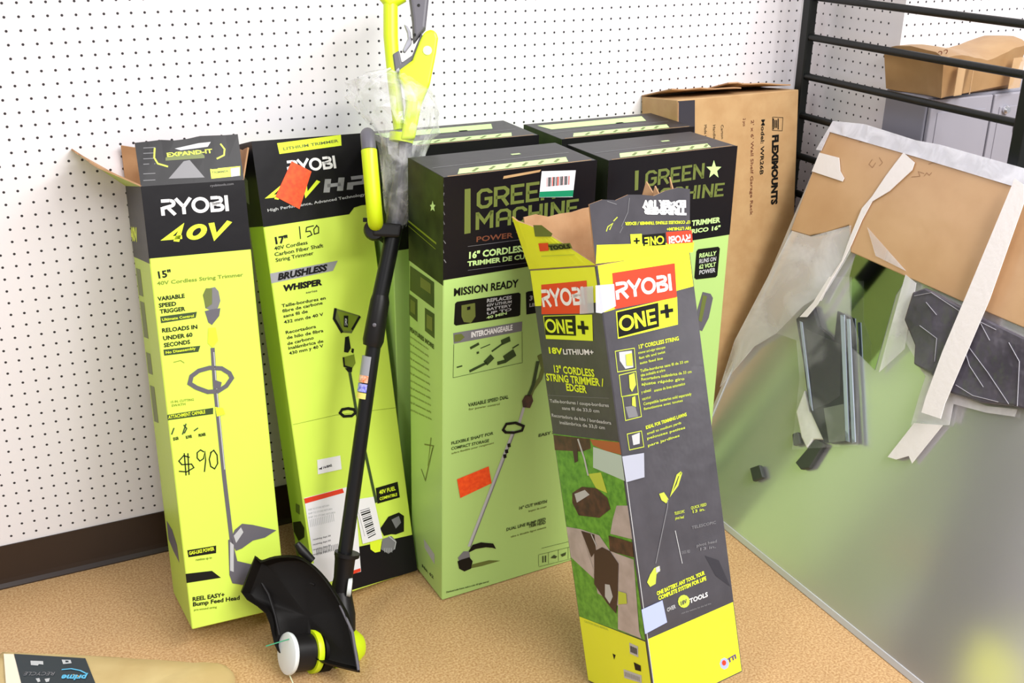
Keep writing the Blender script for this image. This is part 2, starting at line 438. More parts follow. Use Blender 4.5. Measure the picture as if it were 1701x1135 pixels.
PEGX = peg_mat('pegboard_white', 0, .0127); PEGY = peg_mat('pegboard_white_return', 1, .0127+.01)
slab('wall_back', (-4.5, 0, 0), (1.893, .02, 2.6), PEGX)
slab('wall_return', (1.893, -.335, 0), (1.913, .02, 2.6), PEGY)
slab('wall_right', (1.893, -.36, 0), (3.6, -.335, 2.6), PEGX)
FLOOR = mat('speckled_vinyl', (196,156,106), .42, bump=.02, bscale=180); 
nt = FLOOR.node_tree; b_ = nt.nodes['Principled BSDF']; tc = nd(nt, 'ShaderNodeTexCoord')
n1 = nd(nt, 'ShaderNodeTexNoise'); n1.inputs['Scale'].default_value = 230; n1.inputs['Detail'].default_value = 6; nt.links.new(tc.outputs['Object'], n1.inputs['Vector'])
cr = nd(nt, 'ShaderNodeValToRGB'); e = cr.color_ramp.elements; e[0].position = .36; e[0].color = lin((178,134,86)); e[1].position = .64; e[1].color = lin((218,182,134))
nt.links.new(n1.outputs['Fac'], cr.inputs[0])
n2 = nd(nt, 'ShaderNodeTexNoise'); n2.inputs['Scale'].default_value = 5; nt.links.new(tc.outputs['Object'], n2.inputs['Vector'])
m1 = nd(nt, 'ShaderNodeMix', data_type='RGBA', blend_type='MULTIPLY'); m1.inputs['Factor'].default_value = .22
nt.links.new(cr.outputs[0], m1.inputs[6]); nt.links.new(n2.outputs['Fac'], m1.inputs[7])
n3 = nd(nt, 'ShaderNodeTexVoronoi'); n3.inputs['Scale'].default_value = 60; nt.links.new(tc.outputs['Object'], n3.inputs['Vector'])
r3 = nd(nt, 'ShaderNodeMapRange'); r3.inputs['From Min'].default_value = .06; r3.inputs['From Max'].default_value = .12; r3.inputs['To Min'].default_value = .3; r3.inputs['To Max'].default_value = 0
nt.links.new(n3.outputs['Distance'], r3.inputs['Value'])
m2 = nd(nt, 'ShaderNodeMix', data_type='RGBA'); nt.links.new(r3.outputs[0], m2.inputs['Factor']); nt.links.new(m1.outputs[2], m2.inputs[6]); m2.inputs[7].default_value = lin((120,78,44))
nt.links.new(m2.outputs[2], b_.inputs['Base Color'])
slab('floor', (-4.5, -5, -.05), (3.6, 0.02, 0), FLOOR)
BASE = mat('brown_vinyl_base', (46,33,27), .3, bump=.05, bscale=30)
def baseboard(name, a, b, nrm):
    a = V(a); b = V(b); n = V(nrm); prof = [(0,.1016),(.003,.1016),(.004,.02),(.006,.01),(.014,.003),(.014,0),(0,0)]
    mb = MB(); P0 = [a+n*p[0]+V((0,0,p[1])) for p in prof]; mb.prism(P0, b-a, BASE); o = mb.build(name, world=Matrix.Identity(4)); tag(o, kind='structure')
baseboard('baseboard_back', (-4.5,0,0), (1.88,0,0), (0,-1,0))
baseboard('baseboard_return', (1.893,-.014,0), (1.893,-.355,0), (-1,0,0))
baseboard('baseboard_right', (1.893,-.36,0), (3.6,-.36,0), (0,-1,0))

# ------------------------------------------------------------ lime carton, 15 inch trimmer, open top
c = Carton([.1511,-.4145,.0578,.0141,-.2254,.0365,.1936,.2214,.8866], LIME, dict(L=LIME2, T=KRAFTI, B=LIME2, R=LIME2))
c.band('F', None, (245,430), BLK); c.band('L', None, (217,424), BLK)
c.logo('F', 'RYOBI', (268,358.5), (381,350.5), 27, WHT, t=.2)
c.logo('F', '40V', (270,403.5), (371,394), 26, LMI, t=.25, shear=.3)
c.text('F', 'ryobitools.com', (349,310.5), (388,307), 4, GRY, .01)
c.text('F', '15"', (260.5,463), (285,459), 12, INK, .03)
c.text('F', '40V Cordless String Trimmer', (261,474), (404,459), 6.5, INKO, .015)
c.lines('F', [('VARIABLE',(262.5,500),(307,494.5)),('SPEED',(264,511),(293,507.5)),('TRIGGER',(266,521),(308,516))], INK, 7, .03)
c.P('F', [(266,526),(327,518),(325,528),(267.5,537)], INKG); c.text('F', 'Ultimate Control', (269,533.5), (322,526.5), 4.5, LMI, layer=3)
c.lines('F', [('RELOADS IN',(269,552.5),(328,546)),('UNDER 60',(271,565.5),(320,559)),('SECONDS',(272.5,577),(316,571))], INK, 7, .03)
c.P('F', [(271.5,581),(332.7,574.5),(329.5,584.5),(272.8,591)], INKG); c.text('F', 'No Disassembly', (275,588), (325,580.5), 4.5, LMI, layer=3)
c.ink('F', [(288,602),(300,599),(306,603)], .0012, INKO)
c.lines('F', [('15 IN. CUTTING',(283,670),(322,665.5)),('SWATH',(285,676),(308,673))], INKO, 4, .01)
c.P('F', [(274,690),(354,677.6),(354,688),(275,699)], INKG); c.text('F', 'ATTACHMENT CAPABLE', (280,696), (341,686.5), 6, LMI, layer=3)
for pl in ([(285,722),(289,711)],[(303,722),(309,704)],[(306,720),(310,712),(305,706)],[(322,716),(329,711)]): c.ink('F', pl, .0025, INKG)
c.lines('F', [('EDGER',(288,732),(297,730)),('BLOWER',(309,729),(319,727)),('PRUNER',(330,726),(342,723.5))], INK, 5, .04)
# marker price
for pl in ([(315,760),(305,757),(297,766),(302,772),(318,771),(322,777),(310,784),(297,783)],[(306,753),(309,790)],[(312,753),(314,789)],
           [(339,751),(333,747.5),(327.5,752),(327.5,761),(332,766),(338,762),(340.5,750),(341.5,765),(339.5,784)],[(351,750),(347.5,763),(350,775),(356.5,779),(361.5,770),(360.5,756),(355,748),(349,753)]): c.ink('F', pl, .0022, INK)
# trimmer picture
c.P('F', [(338,492),(343,480),(357,477),(363,484),(366,500),(362,512),(352,517),(341,512)], GRY); c.P('F', [(337,490),(342,479),(352,479),(352,505),(342,512)], OLV, 3)
c.P('F', [(340,517),(352,514),(366,512),(364,525),(352,540),(346,536)], GRYP, 2); c.P('F', [(346,545),(358,544),(362,566),(353,578),(345,570)], LMI, 3)
c.ink('F', [(353,578),(357,640),(362,690),(372,790),(385,900)], .008, GRYP); c.ink('F', [(355,585),(359,640),(364,690),(373,780)], .002, LGR, 3)
c.ink('F', [(315,637),(318,625),(330,616),(348,611),(368,612),(381,620),(385,628),(376,641),(362,650),(345,651),(326,644)], .0085, GRYP, 3, True)
c.P('F', [(353,630),(368,635),(366,645),(354,646)], GRYP, 4); c.P('F', [(357,676),(370,678),(374,688),(360,692)], LMI, 4)
c.P('F', [(384,893),(390,880),(402,870),(420,872),(459,881),(440,893),(420,898),(402,911),(392,915),(386,905)], GRYP, 3)
c.P('F', [(388,890),(400,876),(404,884),(392,902)], LGR, 4); c.P('F', [(379,897),(385,895),(394,932),(420,938),(424,955),(410,973),(386,969),(381,955)], GRYP, 3)
c.P('F', [(382,900),(388,905),(388,950),(382,948)], LGR, 4)
c.P('F', [(311,914.5),(359,906.5),(359,919),(313,926)], INK); c.text('F', 'GAS-LIKE POWER', (314,922), (356,914), 6, LMI, .03, layer=3)
c.text('F', 'runtime up to', (325,932), (352,928), 4, INKO)
c.P('F', [(306,954),(352,948.5),(367,960),(307,969.5)], INK)
c.lines('F', [('REEL EASY+',(319.5,999),(373,991)),('Bump Feed Head',(320,1007.5),(398,996))], INK, 7, .03); c.text('F', 'pre-wound string', (322,1015), (360,1010), 3.5, INKO)
# side print
c.text('L', '40V', (219,399), (230,401), 22, LMI, .05)
for y0, y1 in ((445,490),(500,560),(585,620),(640,700)): c.P('L', [(226+(y0-445)*.12,y0),(233+(y0-445)*.12,y0+3),(233+(y1-445)*.12,y1+3),(226+(y1-445)*.12,y1)], OLV)
c.P('L', [(277,865),(286,880),(294,905),(298,935),(288,915),(280,895)], GRYP)
for i in range(7): c.ink('L', [(225+i*7.3,470+i*60),(232+i*7.4,500+i*60)], .0015, OLV, 3)
box1 = c.finish('string_trimmer_carton')
tag(box1, 'tall lime green trimmer carton with opened top flaps, RYOBI 40V and handwritten $90', 'box'); box1['label'] = 'tall lime green trimmer carton with opened top flaps and handwritten $90 price'
M1 = c.M
def L1(x, y, z): return M1 @ V((x, y, z))
# front flap stands up in line with the front
def deco1(mb, p0, n):
    pl = Plane2(mb, V(p0), n)
    pl.P([(349,281),(399,276),(399,292),(351,297)], LMI); pl.text('TRIMMER', (352,289), (380,286), 4, OLV); pl.P([(383,280),(398,278),(398,292),(384,294)], LGR, 2)
    pl.ink([(257,246),(256,262),(262,272),(279,277)], .003, LMI); pl.ink([(366,239),(373,248),(372,258),(360,264)], .003, LMI)
    pl.P([(275,262),(300,252),(350,248),(345,258),(350,262),(275,267)], OLV); pl.text('EXPAND-IT', (277,261), (353,254), 7, LMI, .03, 3)
    pl.P([(290,247),(330,238),(350,236),(345,244),(300,250)], LGR, 2)
    pl.P([(305,268),(315,266),(340,295),(280,297)], GRY, 1)
    for y in (243,252,261,270,286,297): pl.ink([(238,y+3),(258,y+2)], .0012, GRY, 1)
w_, D_, H_ = c.W, c.D, c.H
flap('top_flap', box1, [L1(0,0,H_), L1(w_,0,H_), L1(w_,.015,H_+.088), L1(0,.015,H_+.083)], .003, BLK, KRAFTI, deco1, rag=.03, seed=3)
flap('top_flap', box1, [L1(w_,D_,H_), L1(0,D_,H_), L1(-.004,D_-.03,H_+.080), L1(w_,D_-.03,H_+.074)], .003, BLK, KRAFTI, None, rag=.05, seed=4)
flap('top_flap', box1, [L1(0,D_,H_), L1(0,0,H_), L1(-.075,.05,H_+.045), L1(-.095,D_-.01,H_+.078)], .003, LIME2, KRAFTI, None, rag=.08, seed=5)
flap('top_flap', box1, [L1(w_,0,H_), L1(w_,D_,H_), L1(w_+.02,D_-.02,H_+.06), L1(w_+.02,.02,H_+.06)], .003, BLK, KRAFTI, None, rag=.05, seed=6)

# ------------------------------------------------------------ lime carton, 17 inch brushless, closed top
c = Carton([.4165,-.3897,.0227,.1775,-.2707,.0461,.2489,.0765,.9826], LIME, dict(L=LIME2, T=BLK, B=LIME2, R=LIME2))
c.P('F', [(414,225),(605,205),(614,340),(601,341),(588,345),(580,356),(433.5,378)], BLK); c.band('L', None, (414,378), BLK)
c.P('F', [(460,238),(566,224),(567,242),(464,256)], LMI, 2); c.text('F', 'LITHIUM TRIMMER', (470,250), (562,236), 5, OLV, layer=3)
c.logo('F', 'RYOBI', (478,289), (559,279.5), 22, WHT, t=.2)
c.logo('F', '40V', (441.5,333.5), (519,324), 23, LMI, t=.24, shear=.4)
c.logo('F', 'HP', (537,320.5), (606,312), 22, SIL, t=.27, shear=.15)
c.text('F', 'High Performance, Advanced Technology', (444,352), (606,325), 5, LGR, .015)
c.text('F', '17"', (455,406), (479,402), 12, INK, .04)
c.lines('F', [('40V Cordless',(456,416),(511,405.5)),('Carbon Fiber Shaft',(456,426),(537,410.5)),('String Trimmer',(458,435.5),(521,423))], INK, 6.5, .015)
for pl in ([(497,376),(499,397)],[(521,375),(509,378),(508,385),(515,384),(518,390),(510,394)],[(526,375),(521,381),(522,389),(529,387),(529,378),(525,374)]): c.ink('F', pl, .0022, INK)
c.P('F', [(446,455),(561,433),(553,450),(450,471)], SIL); c.text('F', 'BRUSHLESS', (461,465.5), (545,449), 11, INK, .05, .3, 3)
c.text('F', 'WHISPER', (471,484), (535,473), 10, INK, .06, .15); c.text('F', 'series', (508,488), (527,484.5), 4, OLV)
def z5(x, y): return (420+x/4.054, 480+y/4.054)
for t, a, b in (('Taille-bordures en',(195,125),(490,70)),('fibre de carbone',(200,160),(470,103)),('sans fil de',(205,195),(370,160)),('432 mm de 40 V',(210,235),(475,180)),
    ('Recortadora',(220,305),(425,262)),('de hilo de fibra',(228,340),(475,290)),('de carbono',(232,380),(410,338)),('inalámbrica de',(238,410),(475,360)),('430 mm y 40 V',(245,445),(475,392))):
    c.text('F', t, z5(*a), z5(*b), 5.5, INK, .02)
Z = lambda L: [z5(*p) for p in L]
c.P('F', Z([(555,130),(720,180),(712,215),(665,300),(600,295),(548,205)]), OLV); c.P('F', Z([(565,145),(705,185),(660,285),(605,280)]), INKO, 3)
c.ink('F', Z([(555,130),(545,200),(600,295)]), .006, INK, 4); c.ink('F', Z([(720,185),(665,275)]), .005, INK, 4); c.P('F', Z([(610,180),(640,180),(638,260),(610,255)]), INK, 5); c.text('F', 'R', z5(615,245), z5(634,245), 12, LGR, layer=6)
c.P('F', Z([(620,325),(645,318),(658,400),(640,430),(612,425)]), INK, 3); c.P('F', Z([(665,400),(680,405),(675,435),(660,425)]), INK, 3)
c.P('F', Z([(612,460),(680,440),(690,500),(665,540),(618,530),(606,500)]), INKO, 3); c.ink('F', Z([(608,460),(614,520),(665,535)]), .004, INK, 4); c.P('F', Z([(618,535),(668,530),(665,560),(640,560)]), INK, 4)
c.ink('F', Z([(650,555),(668,660),(690,790),(712,900),(830,1440)]), .0065, INKG, 3)
c.ink('F', Z([(585,835),(600,812),(640,805),(680,812),(690,835),(665,855),(610,858)]), .006, INK, 4, True)
c.ink('F', Z([(270,915),(560,850),(1010,790)]), .0008, INKO, 1)
def z6(x, y): return (440+x/4.054, 740+y/4.054)
Z6 = lambda L: [z6(*p) for p in L]
c.P('F', Z6([(745,288),(893,245),(908,350),(757,393)]), INK, 2); c.text('F', '40V FUEL', z6(770,330), z6(880,300), 7, LMI, .03, layer=3); c.text('F', 'COMPATIBLE', z6(772,370), z6(890,338), 5, LMI, .03, layer=3)
c.P('F', Z6([(600,690),(700,668),(1008,598),(1030,845),(555,985)]), BLK, 1)
c.P('F', Z6([(775,560),(830,480),(900,452),(935,475),(935,580),(880,600),(850,598),(800,610)]), INK, 3); c.P('F', Z6([(850,500),(900,475),(915,520),(880,560)]), GRY, 4)
c.P('F', Z6([(790,630),(850,610),(880,640),(870,700),(830,730),(780,700)]), GRY, 4); c.P('F', Z6([(705,650),(760,625),(785,650),(775,715),(740,722),(710,700)]), LMI, 3); c.ink('F', Z6([(830,610),(880,650),(870,700)]), .002, LGR, 5)
for k in range(5): c.ink('F', Z6([(800+k*12,690),(805+k*12,720)]), .001, LGR, 5)
# side print
def z3(x, y): return (240+x/3.1975, 780+y/3.1975)
c.P('L', [z3(*p) for p in [(790,280),(830,275),(850,310),(850,360),(820,380),(795,330)]], INK, 2); c.P('L', [z3(*p) for p in [(805,180),(825,190),(825,240),(806,225)]], OLV, 2); c.P('L', [(478,905),(497,922),(510,950),(514,985),(490,990)], OLV, 1)
c.P('L', [(404,290),(412,300),(415,340),(405,335)], GRY, 2)
c.finish('string_trimmer_carton')
box2 = c.obj; tag(box2, 'taller lime green trimmer carton with closed black top, orange price sticker and taped shipping labels', 'box')
s = c.sheet('price_sticker', 'F', [(484,268),(517,285),(497,347.5),(457,327)], ORG); s['label'] = 'torn bright orange price sticker'
def lab(k):
    c.P('F', Z6([(262,358),(520,290),(530,318),(268,392)]), RED, k); 
    for i in range(3): c.text('F', 'SHIP TO STORE RETURN', z6(290,440+i*26), z6(430+i*20,408+i*24), 3, LGR, layer=k)
    for i in range(14): c.ink('F', Z6([(300+i*12,500-i*3),(306+i*12,550-i*3)]), .0012, LGR, k)
    for i in range(4): c.text('F', 'receiving dept 04', z6(320,640+i*34), z6(440,612+i*32), 3, GRY, layer=k)
    for i in range(16): c.ink('F', Z6([(345+i*11,700-i*3),(348+i*11,740-i*3)]), .0014, GRY, k)
    c.P('F', Z6([(545,858),(640,826),(643,848),(545,882)]), RED, k)
    c.P('F', Z6([(262,810),(400,800),(440,880),(545,858),(545,882),(430,920),(300,930)]), PAPER, k)
s = c.sheet('shipping_label', 'F', Z6([(262,355),(600,268),(645,850),(420,915),(330,800)]), PAPER, extra=lab); s['label'] = 'white shipping label with red bands'
def lab(k):
    for i in range(14): c.ink('F', Z6([(636+i*4.2,440+i*14),(700+i*3.2,420+i*13.4)]), .001+.0012*(i % 3), INK, k)
    c.ink('F', Z6([(625,450),(668,610)]), .0007, GRY, k)
s = c.sheet('barcode_label', 'F', Z6([(600,365),(728,345),(788,625),(655,662)]), PAPER, layer=6, extra=lab); s['label'] = 'white barcode label'
def lab(k): c.text('F', 'ref 14-0042', z6(362,165), z6(450,140), 4, INK, .04, layer=k)
s = c.sheet('small_label', 'F', Z6([(350,98),(505,68),(515,160),(355,195)]), PAPER, extra=lab); s['label'] = 'small white rectangular label'

# ------------------------------------------------------------ four sage and black cartons
DIM = (.336, .165, .950)
def gm(q): return Carton(q, SAGE, dict(L=SAGE, T=BLK, R=SAGE, B=SAGE))
def top_strip(c, a):
    c.put('T', [[(.035,.012),(c.W-.06,.012),(c.W-.045,.045),(.055,.045)]], PALE, 1)
    for k in range(6): c.put('T', strip([(.07+k*.036,.018),(.09+k*.036,.036)], .006), OLV, 2)
    c.put('T', strip([(.01,.07),(c.W-.02,.075)], .002), GRY, 1); c.put('T', [[(.2,.10),(.22,.10),(.22,.108),(.2,.108)]], PALE, 1)
    c.put('T', strip([(.01,.004),(.12,.0055),(.2,.0045),(c.W-.01,.0055)], .003), KRAFT, 1)
def common_front(c):
    c.put('F', strip([(.0045,.3),(.0045,.7)], .0008), PALE, 1)
# nearest left one
c = Carton([.6735,-.4663,.002,.05,.0267,.0056,.337,.1609,.9502], SAGE, dict(T=BLK))
c.band('F', None, (728,467), BLK); top_strip(c, 0)
def z1(x, y): return (650+x/3.783, 180+y/3.783)
def z2(x, y): return (650+x/3.783, 420+y/3.783)
def z7(x, y): return (670+x/3.662, 700+y/3.662)
Z1 = lambda L: [z1(*p) for p in L]; Z2 = lambda L: [z2(*p) for p in L]; Z7 = lambda L: [z7(*p) for p in L]
c.P('F', Z1([(460,508),(497,503),(497,783),(458,790)]), OLV, 2)
c.logo('F', 'GREEN', z1(535,635), z1(1030,566), 33, OLV, 'block', .16)
c.logo('F', 'MACHINE', z1(528,765), z1(1172,672), 29, OLV, 'block', .16)
c.text('F', 'POWER TOOLS', z1(530,840), z1(985,785), 9, BROWNINK, .02)
c.text('F', '16" CORDLESS STRING TRIMMER', z1(478,945), z1(1270,842), 11, PALE, .04)
c.text('F', 'TRIMMER DE CUERDA INALÁMBRICO', z1(478,992), z1(1270,888), 8, PALE, .04)
for y in (868,1018): c.ink('F', Z1([(480,y),(1280,y-105)]), .0007, GRY, 2)
c.P('F', Z1([(700,443),(930,400),(940,384),(705,425)]), KRAFT, 3)
for k in range(9): c.ink('F', Z1([(325+random.uniform(-8,12),470+k*60),(332+random.uniform(-8,12),490+k*60)]), .0016, GRY, 2)
c.ink('F', [(733,297),(732,330),(731,380),(729,440)], .0012, KRAFT, 3)
c.text('F', 'MISSION READY', z2(390,272), z2(797,213), 13, INK, .03)
c.P('F', Z2([(400,320),(412,308),(800,250),(812,258),(810,390),(798,398),(405,458),(393,448)]), INK, 1); c.P('F', Z2([(440,330),(525,315),(528,400),(500,440),(455,435),(440,400)]), OLV, 2); c.P('F', Z2([(475,340),(495,335),(495,355),(475,360)]), INK, 3)
for i, t in enumerate(('REPLACES','62V LITHIUM','BATTERY','UP TO','40 MIN')): c.text('F', t, z2(598,312+i*26), z2(755-(i == 4)*30,290+i*24), 4.5 if i else 6, LGR if i < 4 else PALE, .03)
c.P('F', Z2([(845,250),(860,243),(1240,190),(1240,330),(848,388)]), INK, 1); c.text('F', '3 YR', z2(865,300), z2(960,287), 8, LGR, .03); c.text('F', 'LIMITED', z2(865,340), z2(980,325), 6, LGR, .03)
c.P('F', Z2([(388,505),(822,432),(820,492),(392,572)]), GRY, 1); c.text('F', 'INTERCHANGEABLE', z2(500,532), z2(760,484), 9, WHT, .04); c.P('F', Z2([(395,515),(440,508),(460,530),(430,555),(395,560)]), OLV, 2)
c.ink('F', Z2([(392,575),(388,785),(822,690),(820,495)]), .0009, INKG, 2)
for a, b, wd in (((490,745),(600,690),.006),((590,695),(635,650),.014),((630,620),(700,570),.004),((690,565),(745,540),.012),((665,695),(720,680),.008),((710,670),(775,625),.018),((495,600),(550,570),.006),((560,600),(620,575),.002),((410,720),(445,710),.003),((535,630),(550,625),.005),((760,600),(800,575),.003)):
    c.ink('F', Z2([a, b]), wd, INKG, 2)
c.text('F', 'VARIABLE SPEED DIAL', z2(482,968), z2(735,915), 6, INKG, .03); c.text('F', 'for power control', z2(485,990), z2(680,955), 3.5, OLV)
c.ink('F', Z2([(930,640),(955,720),(935,790),(885,860),(870,900)]), .011, OLV, 2); c.ink('F', Z2([(920,680),(890,830),(860,900)]), .008, INKG, 3)
c.P('F', Z2([(840,895),(880,890),(890,930),(870,975),(825,970),(820,930)]), BRWN, 3); c.ink('F', Z2([(835,960),(800,1080)]), .007, LGR, 2)
c.ink('F', [(853,716),(779,908)], .0085, LGR, 2); c.ink('F', [(855,717),(781,909)], .0025, GRY, 3)
for p in ((845,740),(841,750),(838,758)): c.P('F', [(p[0]-3,p[1]-3),(p[0]+2,p[1]-4),(p[0]+3,p[1]+2),(p[0]-2,p[1]+3)], INK, 4)
c.ink('F', Z7([(605,50),(625,15),(680,8),(730,28),(720,55),(670,68),(620,66)]), .006, INK, 4, True)
c.P('F', Z7([(395,790),(420,750),(470,735),(545,742),(562,775),(540,768),(500,765),(440,775),(400,795)]), INK, 4)
c.P('F', Z7([(365,790),(400,790),(405,830),(340,850),(330,830)]), GRY, 3); c.P('F', Z7([(328,850),(350,840),(400,825),(420,850),(410,895),(370,912),(338,895)]), INK, 4); c.P('F', Z7([(420,870),(520,845),(590,848),(480,880),(410,895)]), OLV, 1)
c.lines('F', [('FLEXIBLE SHAFT FOR',z7(290,143),z7(547,80)),('COMPACT STORAGE',z7(290,175),z7(520,125))], INKG, 5, .03); c.text('F', 'arbre flexible pour rangement', z7(292,200), z7(550,135), 3, OLV)
c.lines('F', [('16" CUT WIDTH',z7(700,538),z7(872,495)),],INKG, 5, .03); c.text('F', 'largeur de coupe', z7(760,552), z7(870,522), 3, OLV)
c.lines('F', [('DUAL LINE BUMP FEED',z7(625,668),z7(865,602)),('TRIM HEAD',z7(760,648),z7(865,622))], INKG, 5, .03); c.text('F', 'tête à double ligne avance', z7(652,708), z7(868,648), 3, OLV)
c.text('F', 'EASY START', z7(820,95), z7(1000,55), 5, INKG, .03)
c.ink('F', Z7([(840,772),(1020,728)]), .0008, INKG, 2)
for i in range(4): c.ink('F', Z7([(822+i*60,812-i*15),(822+i*60,880-i*15)]), .0008, INKG, 2)
c.ink('F', Z7([(822,812),(1040,757)]), .0008, INKG); c.ink('F', Z7([(822,885),(1040,830)]), .0008, INKG)
c.P('F', Z7([(845,820),(852,818),(852,858),(845,860)]), INKG, 2); c.P('F', Z7([(860,818),(868,816),(868,855),(860,857)]), INKG, 2)
c.P('F', Z7([(895,830),(915,812),(935,822),(925,834)]), INKG, 2); c.P('F', Z7([(955,810),(990,795),(985,815),(965,824)]), INKG, 2)
c.text('F', 'Distributed under license, made to order. All rights reserved.', z7(260,1045), z7(520,978), 3, INKG)
c.ink('F', [(727,860),(729,985)], .0008, PALE, 1)
# side face
def z8(x, y): return (650+x/3.783, 420+y/3.783)
Ls = lambda L: [z8(*p) for p in L]
c.band('L', None, (727,468), SAGED)
c.ink('L', Z1([(105,705),(285,850)]), .004, INKO, 2); c.ink('L', Z1([(105,735),(280,885)]), .0015, INKO, 2)
c.P('L', Z1([(262,580),(268,605),(280,608),(271,622),(275,648),(262,635),(250,645),(253,622),(245,608),(256,605)]), PALE, 2)
c.P('L', Ls([(118,80),(270,185),(270,350),(118,235)]), INKG); c.P('L', Ls([(185,150),(250,195),(250,260),(185,215)]), OLV, 2)
c.P('L', Ls([(110,255),(165,295),(165,435),(110,385)]), INKG); c.P('L', Ls([(212,345),(272,385),(272,540),(212,490)]), INKG)
c.P('L', Ls([(122,290),(152,312),(152,390),(122,368)]), OLV, 2); c.P('L', Ls([(224,385),(260,408),(260,495),(224,470)]), OLV, 2)
c.text('L', 'FEATURES MORE', z8(118,490), z8(270,605), 7, INKG, .05)
for i in range(11): c.text('L', ('up to forty minutes run time','fits all attachments easily')[i % 2], z8(120,530+i*46), z8(235+(i*37) % 35,612+i*44), 3.5, OLV, .01)
c.ink('L', Z7([(130,140),(185,150),(150,270),(170,100)]), .003, OLV); c.ink('L', Z7([(110,290),(135,360),(180,160)]), .003, OLV)
c.P('L', Z7([(125,715),(190,810),(190,870),(130,770)]), LGR); c.text('L', 'No. 62', z7(115,885), z7(185,960), 5, INKG, .03)
box3 = c.finish('power_tool_carton'); G4 = 'sage green and black trimmer cartons in a two by two cluster'
tag(box3, 'sage green and black carton reading MISSION READY, front left of the cluster of four', 'box', G4)
s = c.sheet('price_sticker', 'F', Z7([(325,352),(517,273),(535,375),(345,465)]), ORG); s['label'] = 'bright orange price sticker'
def lab(k):
    for i in range(17): c.ink('F', Z1([(975+i*8.6,432-i*.6),(973+i*8.6,490-i*.8)]), .0008+.0009*((i*7) % 3), INK if i % 4 else RED, k)
    c.P('F', Z1([(928,522),(1140,512),(1136,552),(925,556)]), TEAL, k)
s = c.sheet('barcode_label', 'F', Z1([(942,394),(1155,388),(1136,556),(925,558)]), PAPER, layer=5, extra=lab); s['label'] = 'white barcode label with green lower band'
# nearest right one
c = Carton([1.040,-.480,0,.03,0,0,.322,.165,.948], SAGE, dict(T=BLK))
top_strip(c, 1)
def zb(x, y): return (860+x/3.547, 180+y/3.547)
Zb = lambda L: [zb(*p) for p in L]
c.band('F', None, (1216,389), BLK); c.put('L', [[(-c.D,.775),(0,.775),(0,c.H),(-c.D,c.H)]], BLK)
c.P('F', Zb([(690,368),(712,365),(708,480),(688,484)]), OLV, 2)
c.logo('F', 'GREEN', zb(748,463), zb(1095,412), 26, OLV, 'block', .16); c.logo('F', 'MACHINE', zb(742,562), zb(1210,517), 23, OLV, 'block', .16)
c.P('F', [(1185.5+ (13 if i % 2 == 0 else 5.6)*math.sin(i*math.pi/5), 282-(16 if i % 2 == 0 else 6.5)*math.cos(i*math.pi/5)) for i in range(10)], PALE, 2)
c.text('F', '16" CORDLESS TRIMMER', (1070,385), (1196,369), 9, PALE, .04); c.text('F', 'INALÁMBRICO 16"', (1095,395), (1196,381), 7, PALE, .04)
c.P('F', Zb([(1052,842),(1062,830),(1180,815),(1190,825),(1175,985),(1165,995),(1050,1008),(1040,998)]), INK, 2)
for i, t in enumerate(('REALLY','RUNS ON','62 VOLT','POWER')): c.text('F', t, zb(1066,880+i*33), zb(1168-i*2,864+i*33), 7, (PALE, LGR)[i % 2], .03, layer=3)
c.P('F', [(1167,485),(1180,488),(1184,495),(1177,528),(1166,550),(1157,546),(1158,515)], GRYP, 2); c.P('F', [(1167,490),(1174,492),(1165,535),(1160,532)], OLV, 3)
c.ink('F', [(1225,246),(1222,300),(1218,350)], .0012, KRAFT, 2)
box4 = c.finish('power_tool_carton'); tag(box4, 'sage green and black carton with pale star, front right of cluster by brown carton', 'box', G4)
# the two behind
for (x, y, z, yaw, lb, dz) in ((.676,-.215,0,.0,'sage green and black carton, back left of the cluster against the pegboard',0), (1.045,-.275,0,.01,'sage green and black carton, back right of the cluster beside the brown carton',0)):
    c = Carton([x, y, z, yaw, 0, 0, .345, .178, .950+dz], SAGE, dict(T=BLK))
    c.put('F', [[(0,.73),(c.W,.73),(c.W,.95),(0,.95)]], BLK); c.put('L', [[(-c.D,.73),(0,.73),(0,.95),(-c.D,.95)]], SAGED)
    top_strip(c, 2); c.put('T', [[(.03,.10),(.28,.10),(.30,.15),(.02,.15)]], PALE, 1)
    o = c.finish('power_tool_carton'); tag(o, lb, 'box', G4)

# ------------------------------------------------------------ tall brown carton
c = Carton([1.421,-.2647,.0,.0005,-.1074,-.0039,.3629,.1556,.995], KRAFT)
def zc(x, y): return (1040+x/3.783, 120+y/3.783)
Zc = lambda L: [zc(*p) for p in L]
BTAPE = mat('black_tape', (52,50,58), .35)
c.P('F', Zc([(325,182),(432,175),(432,420),(325,420)]), BTAPE)
c.put('F', strip([(.002,.7),(.002,.99)], .003), KRAFTI, 2)
c.text('F', 'FLEXIMOUNTS', zc(945,395), zc(925,830), 0, INK) if False else None
def vtext(t, a, b, hw, m, bold=.03):
    p0 = c.uv('F', *zc(*a)); p1 = c.uv('F', *zc(*b)); e = p1-p0; L = e.length; e /= L; nn = V((-e.y, e.x)); po, wd = font_text(t, bold)
    c.put('F', [[p0+e*(q[0]/wd*L)+nn*(q[1]*hw) for q in pl] for pl in po], m, 2)
vtext('FLEXIMOUNTS', (920,395), (912,835), .019, INK, .06)
for pl in ([(925,290),(925,360)],[(955,290),(955,360)],[(935,300),(935,350)],[(945,300),(945,350)]): c.ink('F', Zc(pl), .003, INK)
c.ink('F', Zc([(920,282),(985,285),(980,368),(918,365)]), .0012, INK, 2, True)
vtext('Model: WR26B', (850,295), (840,645), .011, INK, .02); vtext("2' x 6' Wall Shelf Garage Rack", (785,300), (778,900), .009, BROWNINK, .01); vtext('2 pcs', (735,290), (735,340), .008, BROWNINK, .01)
